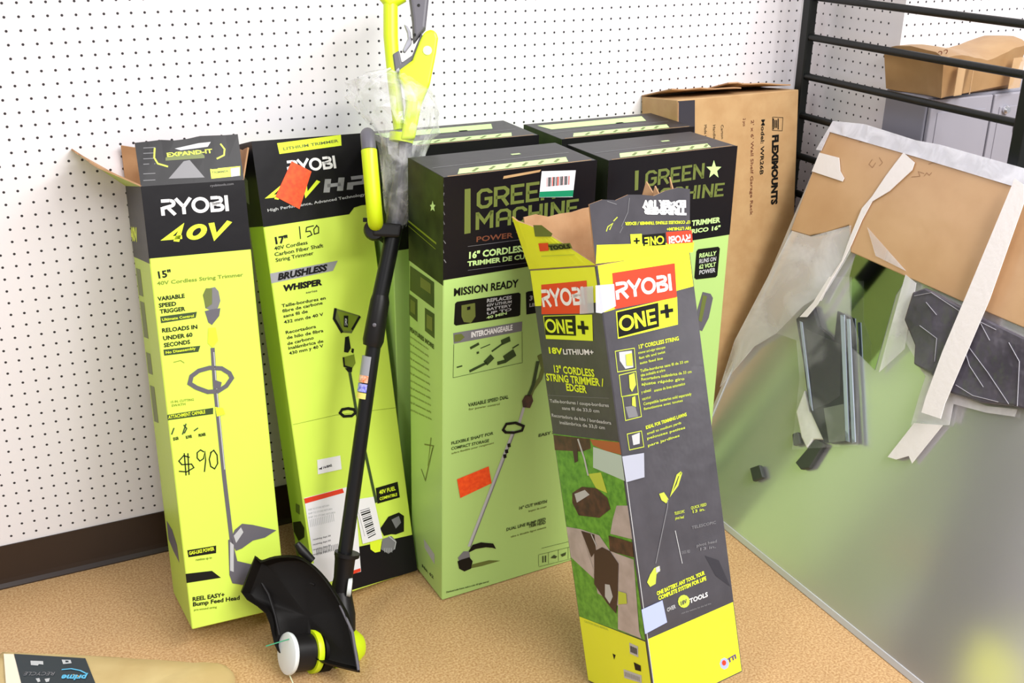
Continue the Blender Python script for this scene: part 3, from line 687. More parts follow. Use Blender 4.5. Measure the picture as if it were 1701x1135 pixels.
for x in (490,545,595): vtext(('Made to', 'Handle', 'Carton')[(x//50) % 3], (x,330), (x+2,420), .008, INK, .0)
box8 = c.finish('shelf_carton'); tag(box8, 'tall brown cardboard carton reading FLEXIMOUNTS sideways, behind the sage cartons', 'box')
box8['label'] = 'tall brown cardboard carton with sideways black lettering, behind the sage green cartons'
Mx = c.M
def L8(x, y, z): return Mx @ V((x, y, z))
flap('top_flap', box8, [L8(0,c.D,c.H), L8(.2,c.D,c.H), L8(.205,.02,c.H+.012), L8(.005,.03,c.H+.022)], .003, KRAFT, KRAFTI, None, rag=.08, seed=9)
flap('top_flap', box8, [L8(.16,c.D-.003,c.H), L8(c.W,c.D-.003,c.H), L8(c.W-.01,.01,c.H+.012), L8(.17,.03,c.H+.026)], .003, KRAFT, KRAFTI, None, rag=.08, seed=12)

# ------------------------------------------------------------ opened charcoal and yellow carton in front
c = Carton([.8596,-1.0299,.0675,.1478,-.3141,.0262,.2188,.2074,.8199], DGR, dict(T=KRAFTI))
def zd(x, y): return (860+x/3.783, 300+y/3.783)
def ze(x, y): return (880+x/3.782, 560+y/3.782)
def zf(x, y): return (900+x/3.847, 840+y/3.847)
Zd = lambda L: [zd(*p) for p in L]; Ze = lambda L: [ze(*p) for p in L]; Zf = lambda L: [zf(*p) for p in L]
u0 = c.uv('F', *zf(660,862)); u1 = c.uv('F', 1218,1000); c.put('F', [[(.0035,.0035),(c.W-.0035,.0035),(c.W-.0035,u1.y),(.0035,u0.y)]], YEL)
u0 = c.uv('F', *zd(540,830)); u1 = c.uv('F', *zd(1090,668)); um = c.uv('F', *zd(1010,690)); c.put('F', [[(.0035,u0.y),(um.x,um.y),(c.W-.0035,u1.y),(c.W-.0035,c.H-.002),(.0035,c.H-.002)]], YEL)
c.P('F', Zd([(592,582),(985,520),(998,735),(608,808)]), RED, 2); c.logo('F', 'RYOBI', zd(618,750), zd(970,690), 29, WHT, t=.2, layer=3)
c.P('F', Zd([(615,822),(1000,730),(1005,905),(628,995)]), LMI, 2); c.P('F', Zd([(622,828),(880,768),(886,918),(632,985)]), INK, 3)
c.logo('F', 'ONE', zd(640,955), zd(872,900), 27, LMI, t=.17, layer=4); c.logo('F', '+', zd(898,895), zd(980,880), 36, INK, t=.17, layer=4)
LM3 = mat('dull_lime_ink', (190,206,70), .4)
for i, (t, a, b, h) in enumerate((('13" CORDLESS STRING',(680,75),(935,20),7),('trimmer and edger telescopes',(680,108),(850,70),4.5),('fast tilt and twist',(685,140),(850,100),4.5),('auto feed line',(690,172),(835,140),4.5),('Taille-bordures sans fil de 33 cm',(692,222),(995,160),5),('tête inclinable et arbre',(696,250),(850,215),5),('Recortadora inalámbrica de 33 cm',(698,275),(1015,225),5),('ajuste rápido giro',(700,305),(970,270),5),('y cabezal',(700,355),(760,340),5),('avance de linea automatico',(780,345),(975,300),5),
      ('WORKS WITH ANY',(705,400),(760,385),4),('Compatible batteries sold separately',(712,430),(1015,365),5),('fonctionne avec toutes',(715,460),(960,405),4.5),
      ('IDEAL FOR TRIMMING LAWNS',(728,580),(985,495),6),('small to medium yards',(735,615),(950,545),4.5),('pelouses petites',(735,645),(975,575),4.5),('para jardines',(740,690),(940,625),4.5))):
    c.text('F', t, ze(*a), ze(*b), h, (LMI, LM3)[h < 6], .02, layer=2)
for (a, b_, cc, d) in (((535,90),(655,70),(665,200),(550,220)),((560,240),(665,215),(680,355),(575,375)),((580,375),(680,360),(700,500),(600,525)),((610,610),(700,590),(715,690),(625,710))):
    c.ink('F', Ze([a, b_, cc, d]), .0015, LM3, 2, True)
c.P('F', Ze([(560,95),(640,85),(650,190),(600,200),(565,150)]), LGR, 1); c.P('F', Ze([(600,110),(640,100),(645,180),(605,180)]), LM3, 3); c.P('F', Ze([(620,240),(655,225),(665,300),(640,345),(625,320)]), LM3, 3); c.P('F', Ze([(640,380),(660,370),(665,440),(640,430)]), LM3, 3)
c.P('F', Ze([(600,440),(660,430),(680,500),(620,510)]), GRY, 1); c.P('F', Ze([(640,620),(690,600),(690,670),(650,680)]), LGR, 1)
# picture of the trimmer
c.ink('F', Ze([(950,850),(925,870),(885,990),(925,930),(950,850)]), .005, LM3, 3); c.P('F', Ze([(810,985),(840,975),(870,1020),(855,1045),(825,1025)]), LM3, 3)
c.ink('F', [ze(865,1020), zf(800,10), zf(725,370)], .002, GRY, 3); c.P('F', Zf([(715,400),(745,385),(755,410),(730,440),(725,500),(690,520),(670,490),(690,440)]), LM3, 3); c.P('F', Zf([(725,395),(750,385),(752,420),(728,430)]), LGR, 4)
c.ink('F', Zf([(850,160),(895,370)]), .0015, LGR, 3)
for i, (a, b) in enumerate((((845,60),(910,45)),((850,90),(905,80)),((950,25),(1050,0)),((955,50),(1040,30)),((955,150),(1110,115)),((985,265),(1115,235)),((890,310),(945,300)),((1000,290),(1110,270)))):
    c.text('F', ('TELESCOPIC','pivot head','QUICK FEED','13 in.')[i % 4], zf(*a), zf(*b), 5, LM3 if i < 4 else GRY, .02, layer=3)
c.text('F', 'ONE BATTERY. ANY TOOL. YOUR', zf(735,575), zf(1040,440), 7, LMI, .04); c.text('F', 'COMPLETE SYSTEM FOR LIFE', zf(745,605), zf(1050,475), 7, LMI, .04)
c.P('F', [zf(905+38*math.cos(k*.5236), 612-42*math.sin(k*.5236)) for k in range(12)], LM3, 3); c.text('F', '18V', zf(882,640), zf(925,620), 7, DGR, .03, layer=4); c.text('F', 'OVER', zf(800,680), zf(855,655), 7, LGR, .02); c.text('F', 'TOOLS', zf(945,625), zf(1060,580), 8, WHT, .03); c.text('F', 'visit the website for the full line', zf(890,695), zf(1080,630), 3, GRY)
c.P('F', Zf([(1040,320),(1130,350),(1205,520),(1110,450)]), mat('charcoal_shadow', (50,49,56), .35), 1)  # shadow painted on the lower right of the front as darker charcoal
c.P('F', [zf(1165+30*math.cos(k*.7854), 1010-38*math.sin(k*.7854)) for k in range(8)], BLUEP, 2); c.P('F', [zf(1162+14*math.cos(k*.7854), 1005-18*math.sin(k*.7854)) for k in range(8)], RED, 3); c.text('F', 'TTI', zf(1190,1005), zf(1240,975), 8, mat('violet_ink', (90,60,130)), .05, layer=4)
# left side
b0 = c.uv('L', *zd(100,790)); c.put('L', [[(-c.D+.0035,b0.y),(-.0035,b0.y+.005),(-.0035,c.H-.003),(-c.D+.0035,c.H-.003)]], YEL)
c.P('L', Zd([(150,655),(435,628),(442,835),(152,840)]), RED, 2); c.logo('L', 'RYOBI', zd(162,795), zd(432,780), 29, WHT, t=.2, layer=3)
c.P('L', Zd([(162,850),(470,842),(475,1008),(180,995)]), LMI, 2); c.P('L', Zd([(168,855),(365,848),(370,975),(178,970)]), INK, 3)
c.logo('L', 'ONE', zd(182,955), zd(358,965), 23, LMI, t=.17, layer=4); c.logo('L', '+', zd(385,985), zd(455,992), 34, INK, t=.17, layer=4)
c.text('L', '18V', ze(115,100), ze(210,108), 10, LMI, .04); c.text('L', 'LITHIUM+', ze(212,108), ze(405,112), 9, WHT, .02)
for t, a, b in (('13" CORDLESS',(150,220),(410,250)),('STRING TRIMMER /',(108,272),(470,310)),('EDGER',(232,335),(362,352))): c.text('L', t, ze(*a), ze(*b), 12, LMI, .03)
c.ink('L', Ze([(110,365),(500,385)]), .0008, GRY, 2)
for t, a, b in (('Taille-bordures / coupe-bordures',(130,410),(500,440)),('sans fil de 33,0 cm',(205,455),(440,475)),('Recortadora de hilo / bordeadora',(140,500),(515,550)),('inalámbrica de 33,0 cm',(190,545),(475,580))): c.text('L', t, ze(*a), ze(*b), 5.5, LGR, .02)
pu = [c.uv('L', *p) for p in ((915.5,720),(1028,734),(1067,1062),(964,1025))]
A, B = pu[0], pu[1]
def fz(L): return [c.uv('L', *p) for p in L]
X0, X1 = -c.D+.0035, -.0035
yt0, yt1 = pu[0].y, pu[1].y; yb0, yb1 = pu[3].y, pu[2].y
c.put('L', [[(X0,yb0),(X1,yb1),(X1,yt1),(X0,yt0)]], GRASS)
c.put('L', [fz(Ze([(150,615),(380,640),(385,700),(330,720),(160,710)])) ], BRWN, 2); c.put('L', [fz(Ze([(380,642),(565,662),(580,740),(480,715),(400,680)]))], mat('rust_print', (170,96,52), .4), 2)
c.put('L', [fz(Ze([(400,690),(580,745),(600,905),(520,870),(400,820)]))], mat('aqua_print', (186,206,196), .4), 2)
c.put('L', [fz(Ze([(262,640),(300,640),(305,780),(285,790)]))], MUD, 3); c.put('L', strip(fz(Ze([(305,640),(345,760),(370,870)])), .005), LGR, 3)
c.put('L', [fz(Ze([(270,980),(330,940),(420,950),(490,1010),(510,1080),(440,1135),(310,1120),(270,1040)]))], BRWN, 3); c.put('L', [fz(Ze([(285,985),(350,960),(380,990),(300,1040)]))], LGR, 4); c.put('L', [fz(Ze([(370,860),(450,850),(490,980),(420,950)]))], LM3, 3)
c.put('L', [fz([zf(480,0), zf(550,0), zf(580,215), zf(440,180), zf(455,90)])], CONC, 2)
c.put('L', [fz(Zf([(160,135),(250,150),(330,380),(340,470),(190,330)]))], CONC, 3); c.put('L', [fz(Zf([(250,150),(370,190),(440,290),(590,345),(625,800),(640,850),(490,790),(490,640),(360,560),(330,400)]))], CONC, 3)
c.put('L', [fz(Zf([(430,190),(583,235),(592,330),(440,290)]))], BRWN, 4); c.put('L', [fz(Zf([(255,160),(340,185),(350,290),(320,330),(290,250)]))], MUD, 4)
c.put('L', [fz(Zf([(340,290),(390,265),(440,290),(495,370),(490,560),(480,690),(420,620),(340,500)]))], MUD, 5); c.put('L', [fz(Zf([(410,500),(440,505),(460,580),(440,625),(410,580)]))], LGR, 6); c.put('L', [fz(Zf([(495,545),(545,560),(550,625),(495,630)]))], LM3, 6)
c.put('L', strip(fz(Zf([(320,180),(355,260)])), .003), LGR, 5)
u0 = c.uv('L', *zf(245,710)); u1 = c.uv('L', *zf(650,865)); c.put('L', [[(X0,.0035),(X1,.0035),(X1,u1.y),(X0,u0.y)]], YEL, 2)
c.text('L', 'CAUTION READ MANUAL', zf(275,745), zf(430,800), 3.5, LM3, layer=3); c.put('L', [fz(Zf([(562,875),(618,900),(620,970),(566,945)]))], LGR, 3)
for k in range(8): c.put('L', strip(fz(Zf([(570+k*5.5,895+k*2.4),(572+k*5.5,935+k*2.4)])), .001+.0008*(k % 2)), INK, 4)
c.put('L', [fz(Zf([(590,1000),(635,1022),(638,1060),(600,1050)]))], INK, 3); c.P('L', Zf([(455,945),(475,955),(465,985)]), INK, 3); c.put('L', [fz(Zf([(525,1045),(640,1085),(642,1135),(530,1100)]))], LGR, 3)
for k in range(10): c.put('L', strip(fz(Zf([(535+k*10,1062+k*3.5),(537+k*10,1090+k*3.5)])), .0014), GRY, 4)
c.put('F', strip([(.002,.05),(.0025,.45)], .0016), LGR, 2)
box7 = c.finish('string_trimmer_carton'); tag(box7, 'charcoal and yellow carton with torn open flaps, leaning in front of the sage green cartons', 'box')
s = c.sheet('blue_sticker', 'F', Zf([(632,665),(765,605),(795,745),(655,820)]), BLUEP, layer=5); s['label'] = 'pale blue square sticker'
s = c.sheet('tape', 'F', Ze([(575,750),(712,728),(715,880),(600,912)]), mat('silver_tape', (186,190,206), .25, alpha=.8), layer=5); s['label'] = 'silvery white tape patch'
TAPE = mat('clear_tape', (226,228,238), .15, alpha=.48)
s = c.sheet('tape', 'F', Zd([(484,660),(600,650),(612,790),(520,835),(486,830)]), TAPE, layer=5); s['label'] = 'clear glossy tape around the corner'
s = c.sheet('tape', 'L', Zd([(400,670),(480,662),(486,830),(398,838)]), TAPE, layer=6); s['label'] = 'clear glossy tape on the side'
M7 = c.M; W7, D7, H7 = c.W, c.D, c.H
def L7(x, y, z): return M7 @ V((x, y, z))
def deco7(mb, p0, n):
    pl = Plane2(mb, p0, n)
    pl.P(Zd([(496,405),(1108,388),(1100,450),(490,524)]), YEL)
    pl.P(Zd([(930,325),(1092,313),(1098,390),(938,400)]), RED, 2); pl.text('RYOBI', zd(1082,338), zd(945,352), 12, WHT, logo=True, layer=3)
    pl.P(Zd([(782,342),(925,330),(928,405),(788,412)]), INK, 2); pl.text('ONE', zd(915,345), zd(792,358), 14, LMI, logo=True, t=.17, layer=3)
    pl.P(Zd([(705,338),(778,335),(780,412),(712,415)]), LMI, 2); pl.text('+', zd(765,348), zd(725,350), 16, INK, logo=True, t=.17, layer=3)
    pl.text('13" CORDLESS STRING TRIMMER / EDGER', zd(1085,252), zd(672,262), 5, LMI, .03); pl.text('18V LITHIUM+', zd(1090,290), zd(935,297), 5, LMI, .03)
    pl.text('TRIMMER', zd(1055,175), zd(780,168), 11, WHT, .08); pl.text('EDGER 18V', zd(1055,128), zd(780,128), 11, WHT, .08)
    pl.ink(Zd([(555,320),(565,290),(595,270),(575,310)]), .002, LM3); pl.ink(Zd([(600,255),(625,230)]), .002, LM3)
    for a in ([(700,110),(690,200),(650,290)],[(640,330),(660,290)],[(560,130),(620,150)]): pl.ink(Zd(a), .0012, GRY)
fl = flap('top_flap', box7, [L7(0,0,H7), L7(W7,0,H7), L7(W7+.014,-.005,H7+.108), L7(0,-.005,H7+.108)], .003, DGR, KRAFTI, deco7, rag=.05, seed=21); fl['label'] = 'charcoal and yellow flap with upside-down lettering'
def deco7l(mb, p0, n):
    pl = Plane2(mb, p0, n)
    pl.P([(886,374),(900,374),(918,388),(916,393),(889,393)], OLV); pl.P(Zd([(130,395),(190,392),(195,440),(140,445)]), RED); pl.P(Zd([(192,400),(330,392),(345,425),(205,440)]), OLV); pl.ink(Zd([(150,475),(360,465)]), .0012, LM3); pl.text('TOOLS', zd(205,435), zd(335,425), 7, INK, .05)
mb = MB(); fl = flap('top_flap', box7, [L7(0,D7,H7), L7(0,0,H7), L7(-.012,.105,H7+.058), L7(-.028,D7-.01,H7+.100)], .003, YEL, KRAFTI, deco7l, rag=.02, seed=22); fl['label'] = 'yellow side flap torn on a diagonal'
fl = flap('top_flap', box7, [L7(W7,D7,H7), L7(0,D7,H7), L7(.0,D7-.005,H7+.098), L7(W7,D7-.012,H7+.098)], .003, DGR, KRAFTI, None, rag=.06, seed=23)
fl = flap('top_flap', box7, [L7(W7,0,H7), L7(W7,D7,H7), L7(W7+.07,D7-.03,H7+.10), L7(W7+.02,.05,H7+.12)], .003, DGR, KRAFTI, None, rag=.25, seed=24); fl['label'] = 'crumpled torn brown flap'

# ------------------------------------------------------------ black metal rack standing in front of the pilaster
root = empty('metal_rack', (1.826, -.45, 0)); tag(root, 'black metal rack of horizontal rungs standing at the right behind the silver panel', 'rack')
RX = 1.826
for y in (-.112, -.790):
    b = MB(); b.prism([(RX-.012,y-.014,0),(RX+.012,y-.014,0),(RX+.012,y+.014,0),(RX-.012,y+.014,0)], V((0,0,1.52)), RACK); b.build('post', root, bevel=.003)
for z in (1.50, 1.406, 1.307, 1.208, 1.112, 1.016, .917, .814, .717, .617, .517, .417, .317, .217, .117):
    b = MB(); b.tube([(RX,-.112,z),(RX,-.790,z)], .0088, RACK, 12); b.build('rung', root, smooth=True)

# ------------------------------------------------------------ grey cabinet and the parcel on it
CAB = mat('grey_enamel', (150,148,158), .4, bump=.03, bscale=40); CABD = mat('grey_enamel_side', (132,131,142), .42)
cx0, cx1, cy0, cy1, cz = 1.866, 2.42, -.505, -.365, 1.020
b = MB(); b.box((cx0,cy0+.012,0),(cx1,cy1,cz), CABD); root = b.build('metal_cabinet', world=Matrix.Identity(4), bevel=.003); tag(root, 'grey metal cabinet behind the black rack, under the brown parcel', 'cabinet')
for x0, x1 in ((cx0+.004,2.062),(2.068,cx1-.004)):
    b = MB(); b.box((x0,cy0,.03),(x1,cy0+.011,cz-.005), CAB); dr = b.build('door', root, bevel=.003)
    b = MB(); b.box((x0+.02,cy0-.002,.06),(x1-.02,cy0,cz-.035), CAB); b.build('raised_panel', dr, bevel=.0015)
b = MB(); b.lathe((2.105,cy0-.003,.978),(0,-1,0),[(0,.009),(.006,.010),(.011,.007),(.012,.002)], mat('bright_metal',(225,225,230),.2,metal=.9), 20); b.build('lock_knob', root, smooth=True)
b = MB(); b.tube([(2.165+.02*math.cos(a*.5),cy0-.004,.935+.03*math.sin(a*.5)) for a in range(9)], .0022, GRYP, 8); b.tube([(2.165+.012*math.cos(a*.5),cy0-.004,.935+.02*math.sin(a*.5)) for a in range(9)], .0018, GRYP, 8); b.build('emblem', root, smooth=True)

b = MB(); PK = mat('parcel_kraft', (172,138,96), .5, bump=.5, bscale=14, rgb2=(156,120,78), vscale=9, bdist=.006)
rnd = random.Random(5)
def parcel():
    nx, ny = 12, 5; x0, x1 = 1.858, 2.145; T = []; Bt = []
    for j in range(ny+1):
        rt_, rb_ = [], []
        for i in range(nx+1):
            u = i/nx; v = j/ny; y = -.505+.135*v - .035*(1-u)*(1-v)
            zt = 1.117 + .010*math.sin(u*7+1) + .01*u - .012*(abs(v-.5)*2)**3 + rnd.uniform(-.002,.002)
            zb = 1.021 + (.002+.012*u if j == 0 else 0)
            x = x0+(x1-x0)*u + (.012*math.sin(v*5) if i in (0,nx) else 0)
            rt_.append(V((x-.012*(i == 0),y,zt))); rb_.append(V((x+.012*(i == 0)-.012*(i == nx),y+.012*(j == 0),zb)))
        T.append(rt_); Bt.append(rb_)
    for j in range(ny):
        for i in range(nx):
            b.poly([T[j][i],T[j][i+1],T[j+1][i+1],T[j+1][i]], PK); b.poly([Bt[j][i],Bt[j+1][i],Bt[j+1][i+1],Bt[j][i+1]], PK)
    for i in range(nx):
        b.poly([Bt[0][i],Bt[0][i+1],T[0][i+1],T[0][i]], PK); b.poly([Bt[ny][i+1],Bt[ny][i],T[ny][i],T[ny][i+1]], PK)
    for j in range(ny):
        b.poly([Bt[j+1][0],Bt[j][0],T[j][0],T[j+1][0]], PK); b.poly([Bt[j][nx],Bt[j+1][nx],T[j+1][nx],T[j][nx]], PK)
parcel()
root = b.build('parcel', world=Matrix.Identity(4), smooth=True); tag(root, 'crumpled brown taped parcel lying on top of the grey cabinet', 'parcel')
PTAPE = mat('shiny_parcel_tape', (214,180,136), .1, alpha=.55)
for (x0, x1, y) in ((1.885,1.915,-.549),(1.935,1.945,-.546),(2.08,2.125,-.527)):
    b = MB(); b.prism([(x0,y,1.03),(x1,y+.006,1.03),(x1,y+.006,1.10),(x0,y,1.10)], V((0,.0015,0)), PTAPE); b.build('tape', root)
b = MB(); PLN = Plane2(b, (2.0,-.5355,1.1), (-.1,-1,0), (1,0,0)); PLN.text('22', (1557,97), (1575,92), 12, BROWNINK, .0); b.build('handwritten_mark', root)

# ------------------------------------------------------------ big silver panel leaning on the rack
PA = .385; PN = V((-math.cos(PA), 0, math.sin(PA))); PU = V((math.sin(PA), 0, math.cos(PA))); PE = V((0,-1,0)); PB = V((1.414,-.285,.0)); PH = 1.0066; PL = 1.28
SHEET = mat('satin_silver_sheet', (214,214,216), .2, metal=.7, bump=.04, bscale=4, bdist=.004)
nt = SHEET.node_tree; tc = nd(nt,'ShaderNodeTexCoord'); no = nd(nt,'ShaderNodeTexNoise'); no.inputs['Scale'].default_value = 3; nt.links.new(tc.outputs['Object'], no.inputs['Vector'])
r_ = nd(nt,'ShaderNodeMapRange'); r_.inputs['To Min'].default_value = .18; r_.inputs['To Max'].default_value = .28; nt.links.new(no.outputs['Fac'], r_.inputs['Value']); nt.links.new(r_.outputs[0], nt.nodes['Principled BSDF'].inputs['Roughness'])
GLOSS = mat('bare_glossy_sheet', (170,176,168), .06, metal=1)
TRIM = mat('pale_edge_trim', (206,206,212), .35, metal=.3); WRAP = mat('milky_wrap', (222,222,230), .25)
b = MB(); b.prism([PB, PB+PE*PL, PB+PE*PL+PU*PH, PB+PU*PH], -PN*.016, SHEET); root = b.build('silver_panel', world=Matrix.Translation(PB), bevel=0) if False else None
def pbox(name, parent, u0, u1, v0, v1, d0, d1, m, bevel=.001):
    """box on the panel: u along the floor edge, v up the slope, d out of the face"""
    b = MB(); q = [PB+PE*u+PU*v+PN*d0 for u, v in ((u0,v0),(u1,v0),(u1,v1),(u0,v1))]; b.prism(q, PN*(d1-d0), m)
    return b.build(name, parent, bevel=bevel)
root = pbox('silver_panel', None, .004, PL-.004, .004, PH-.004, -.016, 0, SHEET); tag(root, 'large shiny silver panel with cardboard and white straps, leaning on the black rack', 'panel')
pbox('edge_trim', root, 0, .011, 0, PH, -.018, .003, TRIM); pbox('edge_trim', root, PL-.011, PL, 0, PH, -.018, .003, TRIM)
pbox('edge_trim', root, .011, PL-.011, 0, .014, -.018, .003, TRIM); pbox('edge_trim', root, .011, PL-.011, PH-.012, PH, -.018, .003, TRIM)
def onp(name, px, m, d0=.001, th=.002, bevel=0, parent=None, closed_=True):
    b = MB(); o = PB+PN*d0; q = [hit(x, y, o, PN) for x, y in px]
    if (q[1]-q[0]).cross(q[2]-q[0]).dot(PN) > 0: q = q[::-1]
    b.prism(q, PN*th, m); return b.build(name, parent or root, bevel=bevel)
def zp(x, y): return (1280+x/3.546, 180+y/3.546)
def zq(x, y): return (1200+x/2.838, 460+y/2.838)
Zp = lambda L: [zp(*p) for p in L]; Zq = lambda L: [zq(*p) for p in L]
s = onp('bare_patch', Zp([(500,860),(810,990),(740,1100)])+Zq([(720,440),(610,330),(600,0)]), GLOSS, .0003, .0006)
s = onp('cardboard_sleeve', Zp([(345,140),(1400,440),(1700,520)])+[(1765,330),(1765,572)]+Zp([(1110,1130),(820,1000),(480,850),(470,690),(330,735),(235,752),(128,722)]), KRAFTP, .003, .006, .002); s['label'] = 'brown cardboard sleeve under clear wrap'
for L_ in ([(600,300),(580,330),(600,350),(620,320)],[(640,290),(660,320),(640,340)],[(520,200),(560,190),(610,210)],[(905,385),(870,372),(880,400),(830,405)],[(930,330),(960,320),(1010,330)],[(905,400),(920,380),(935,395),(950,378)]):
    b = MB(); pp = Plane2(b, PB+PN*.0092, PN, (0,-1,0)); pp.ink(Zp(L_), .0012, mat('faded_pencil', (150,110,76), .6), 1); b.build('pen_mark', s)
s = onp('plastic_wrap', Zp([(370,75),(560,95),(860,190),(1000,215),(1480,350),(1700,410),(1700,530),(1395,450),(850,285),(350,140),(300,250),(270,245)]), film('clear_wrap', (232,232,242), .6, .95, 20), .011, .002); s['label'] = 'whitish clear wrap along the top edge'
s = onp('plastic_wrap', Zp([(128,722),(240,755),(475,690),(470,850),(330,1080)])+Zq([(380,140),(250,270),(150,330),(-10,520),(60,300)]), film('milky_wrap_film', (244,242,246), .22, .6, 7), .011, .0015)
s = onp('plastic_wrap', Zq([(865,-10),(915,30),(885,200),(860,340),(740,450),(790,260)]), film('milky_wrap_film'), .009, .0015)
s = onp('plastic_wrap', Zp([(570,700),(800,960),(620,870)]), film('milky_wrap_film'), .011, .0008)
STR = mat('white_foam_strap', (236,230,230), .6, bump=.2, bscale=90)
s = onp('strap', Zp([(290,262),(405,292),(412,370),(435,412),(425,432),(245,372)]), STR, .0115, .0015); s['label'] = 'short white tape tab at the left edge'
s = onp('strap', Zp([(785,262),(850,320),(835,365),(700,490),(600,550),(540,660),(480,800),(440,880),(340,1050),(300,1135),(275,1135),(340,1020),(420,900),(470,760),(540,590),(600,520),(680,400),(740,320)]), STR, .0125, .0015); s['label'] = 'narrow twisted white strap'
s = onp('strap', Zp([(1440,415),(1493,450),(1493,560)])+Zq([(1260,110),(1050,600),(1030,670),(940,640),(960,570),(1040,350),(1150,90)]), STR, .031, .0015); s['label'] = 'wide white strap'
s = onp('strap', Zq([(905,690),(1040,700),(895,880),(880,845),(820,862),(780,850)]), STR, .010, .0012); s['label'] = 'loose forked end of the wide white strap'
s = onp('strap', Zq([(365,190),(430,120),(505,0),(520,0),(450,130),(400,190)]), STR, .030, .0012)
BM = mat('black_gloss_bracket', (16,18,26), .35, spec=.3); BG = mat('bracket_highlight', (176,188,208), .3, metal=.3)
hb = onp('bracket_bundle', Zq([(365,205),(440,130),(470,240),(545,300),(560,165),(600,190),(632,785),(500,785),(430,632),(398,400)]), BM, .004, .014, .002); hb['label'] = 'bundle of black metal brackets'
for L_ in ([(560,180),(578,180),(600,780),(585,775)], [(590,200),(604,200),(630,780),(615,785)], [(368,210),(378,215),(428,632),(415,600)]):  # pale bluish strips stand in for highlights along the black brackets
    b = MB(); o = PB+PN*.018; q = [hit(*zq(*p), o, PN) for p in L_]; q = q if (q[1]-q[0]).cross(q[2]-q[0]).dot(PN) < 0 else q[::-1]; b.prism(q, PN*.003, BG); b.build('painted_highlight', hb)
b = MB(); o = PB+PN*.0182; q = [hit(*zq(*p), o, PN) for p in [(395,245),(560,320),(555,560),(500,600),(435,625)]]; q = q if (q[1]-q[0]).cross(q[2]-q[0]).dot(PN) < 0 else q[::-1]; b.prism(q, PN*.002, mat('smoky_bag', (70,70,74), .25, bump=.4, bscale=20, alpha=.3)); b.build('bag_window', hb)
b = MB(); o = PB+PN*.0182; q = [hit(*zq(*p), o, PN) for p in [(480,620),(575,600),(585,775),(505,782)]]; q = q if (q[1]-q[0]).cross(q[2]-q[0]).dot(PN) < 0 else q[::-1]; b.prism(q, PN*.002, mat('olive_grey_bracket', (96,102,92), .3)); b.build('bag_window', hb)
s = onp('tissue', Zq([(400,535),(425,640),(480,640),(492,770),(440,770),(410,812),(385,760),(360,640)]), mat('white_tissue', (226,226,220), .6, bump=.6, bscale=30), .006, .010, .003)
for L_, nm in (([(360,880),(455,768),(497,790),(425,905),(385,912)], 'rubber_foot'), ([(345,745),(372,735),(385,790),(350,800)], 'rubber_foot'), ([(145,905),(190,890),(206,948),(160,968)], 'rubber_foot')):
    onp(nm, Zq(L_), mat('dark_rubber', (62,66,62), .5), .003, .012, .002)
s = onp('plastic_bag', Zq([(250,265),(330,60),(440,0),(610,0),(608,180),(645,300),(640,795),(330,815),(365,480),(350,300)]), film('bag_film', (236,236,240), .03, .12, 10), .021, .001); s['label'] = 'clear crinkled bag around the black brackets'
s = onp('wrapped_hardware', Zq([(880,210),(920,80),(980,60),(1230,190),(1480,310),(1480,640),(1390,615),(1240,600),(1100,555),(1000,460),(925,420),(930,330)]), mat('grey_wrapped_hardware', (98,94,104), .22, bump=1, bscale=13, rgb2=(70,66,76), vscale=8, bdist=.01), .004, .018, .004); s['label'] = 'dark grey hardware pack in clear wrap'
for L_ in ([(905,90),(985,75),(1130,170),(1290,250)],[(1140,340),(1165,420),(1230,520)],[(1160,330),(1250,450),(1350,600)],[(1215,215),(1260,300)],[(930,230),(1010,290),(1000,400)],[(1350,310),(1400,400),(1390,610)],[(1100,510),(1180,560),(1300,590)],[(960,120),(1010,180)]):
    b = MB(); o = PB+PN*.0235; b.tube([hit(*zq(*p), o, PN) for p in L_], .0007, mat('wrap_crease', (176,174,184), .3), 6); b.build('wrap_crease', s, smooth=True)
s = onp('plastic_wrap', Zq([(860,300),(900,200),(940,330),(930,430),(1010,470),(1120,560),(1250,610),(1390,625),(1380,660),(1240,640),(1090,600),(1070,700),(890,700),(930,560),(960,470)]), film('milky_wrap_film'), .006, .0015)

# ------------------------------------------------------------ string trimmer leaning between the cartons
P0 = V((.459,-.47,.156)); P1 = back(664,240,1,-.262); AX = (P1-P0).normalized()
TN = (CP-P0); TN = (TN-AX*TN.dot(AX)).normalized(); TR = AX.cross(TN).normalized()
if TR.dot(CM.col[0]) < 0: TR = -TR
def T(px, py, off=0): return hit(px, py, P0+TN*off, TN)
root = empty('string_trimmer', (.36,-.58,0)); tag(root, 'black and lime string trimmer standing upright with large black guard on the floor', 'garden tool')
def tube(name, pts, rad, m, parent=root, n=20, closed=False, smooth=True):
    b = MB(); b.tube(pts, rad, m, n, closed); return b.build(name, parent, smooth=smooth)
def slabp(name, px, th, m, off=0, parent=root, bevel=.005):
    q = [T(x, y, off-th/2) for x, y in px]; b = MB()
    nn = V((0,0,0))
    for i in range(len(q)): nn += q[i].cross(q[(i+1) % len(q)])
    if nn.dot(TN) > 0: q = q[::-1]
    b.prism(q, TN*th, m); return b.build(name, parent, bevel=bevel, seg=3)
s = tube('lower_pole', [T(570,940), T(622,565)], .0148, BLKT)
s = tube('upper_pole', [T(630,500), T(657,372)], .0165, BLKT)
b = MB(); b.tube([T(618,575), T(620,566), T(631,500), T(632,490)], [.0185,.0215,.0195,.0165], BLKP, 20); s = b.build('coupler', root, smooth=True)
b = MB(); b.lathe(T(622,540,.02), TN, [(0,.004),(.003,.004),(.004,.002)], GRYP, 12); b.build('screw', s, smooth=True)
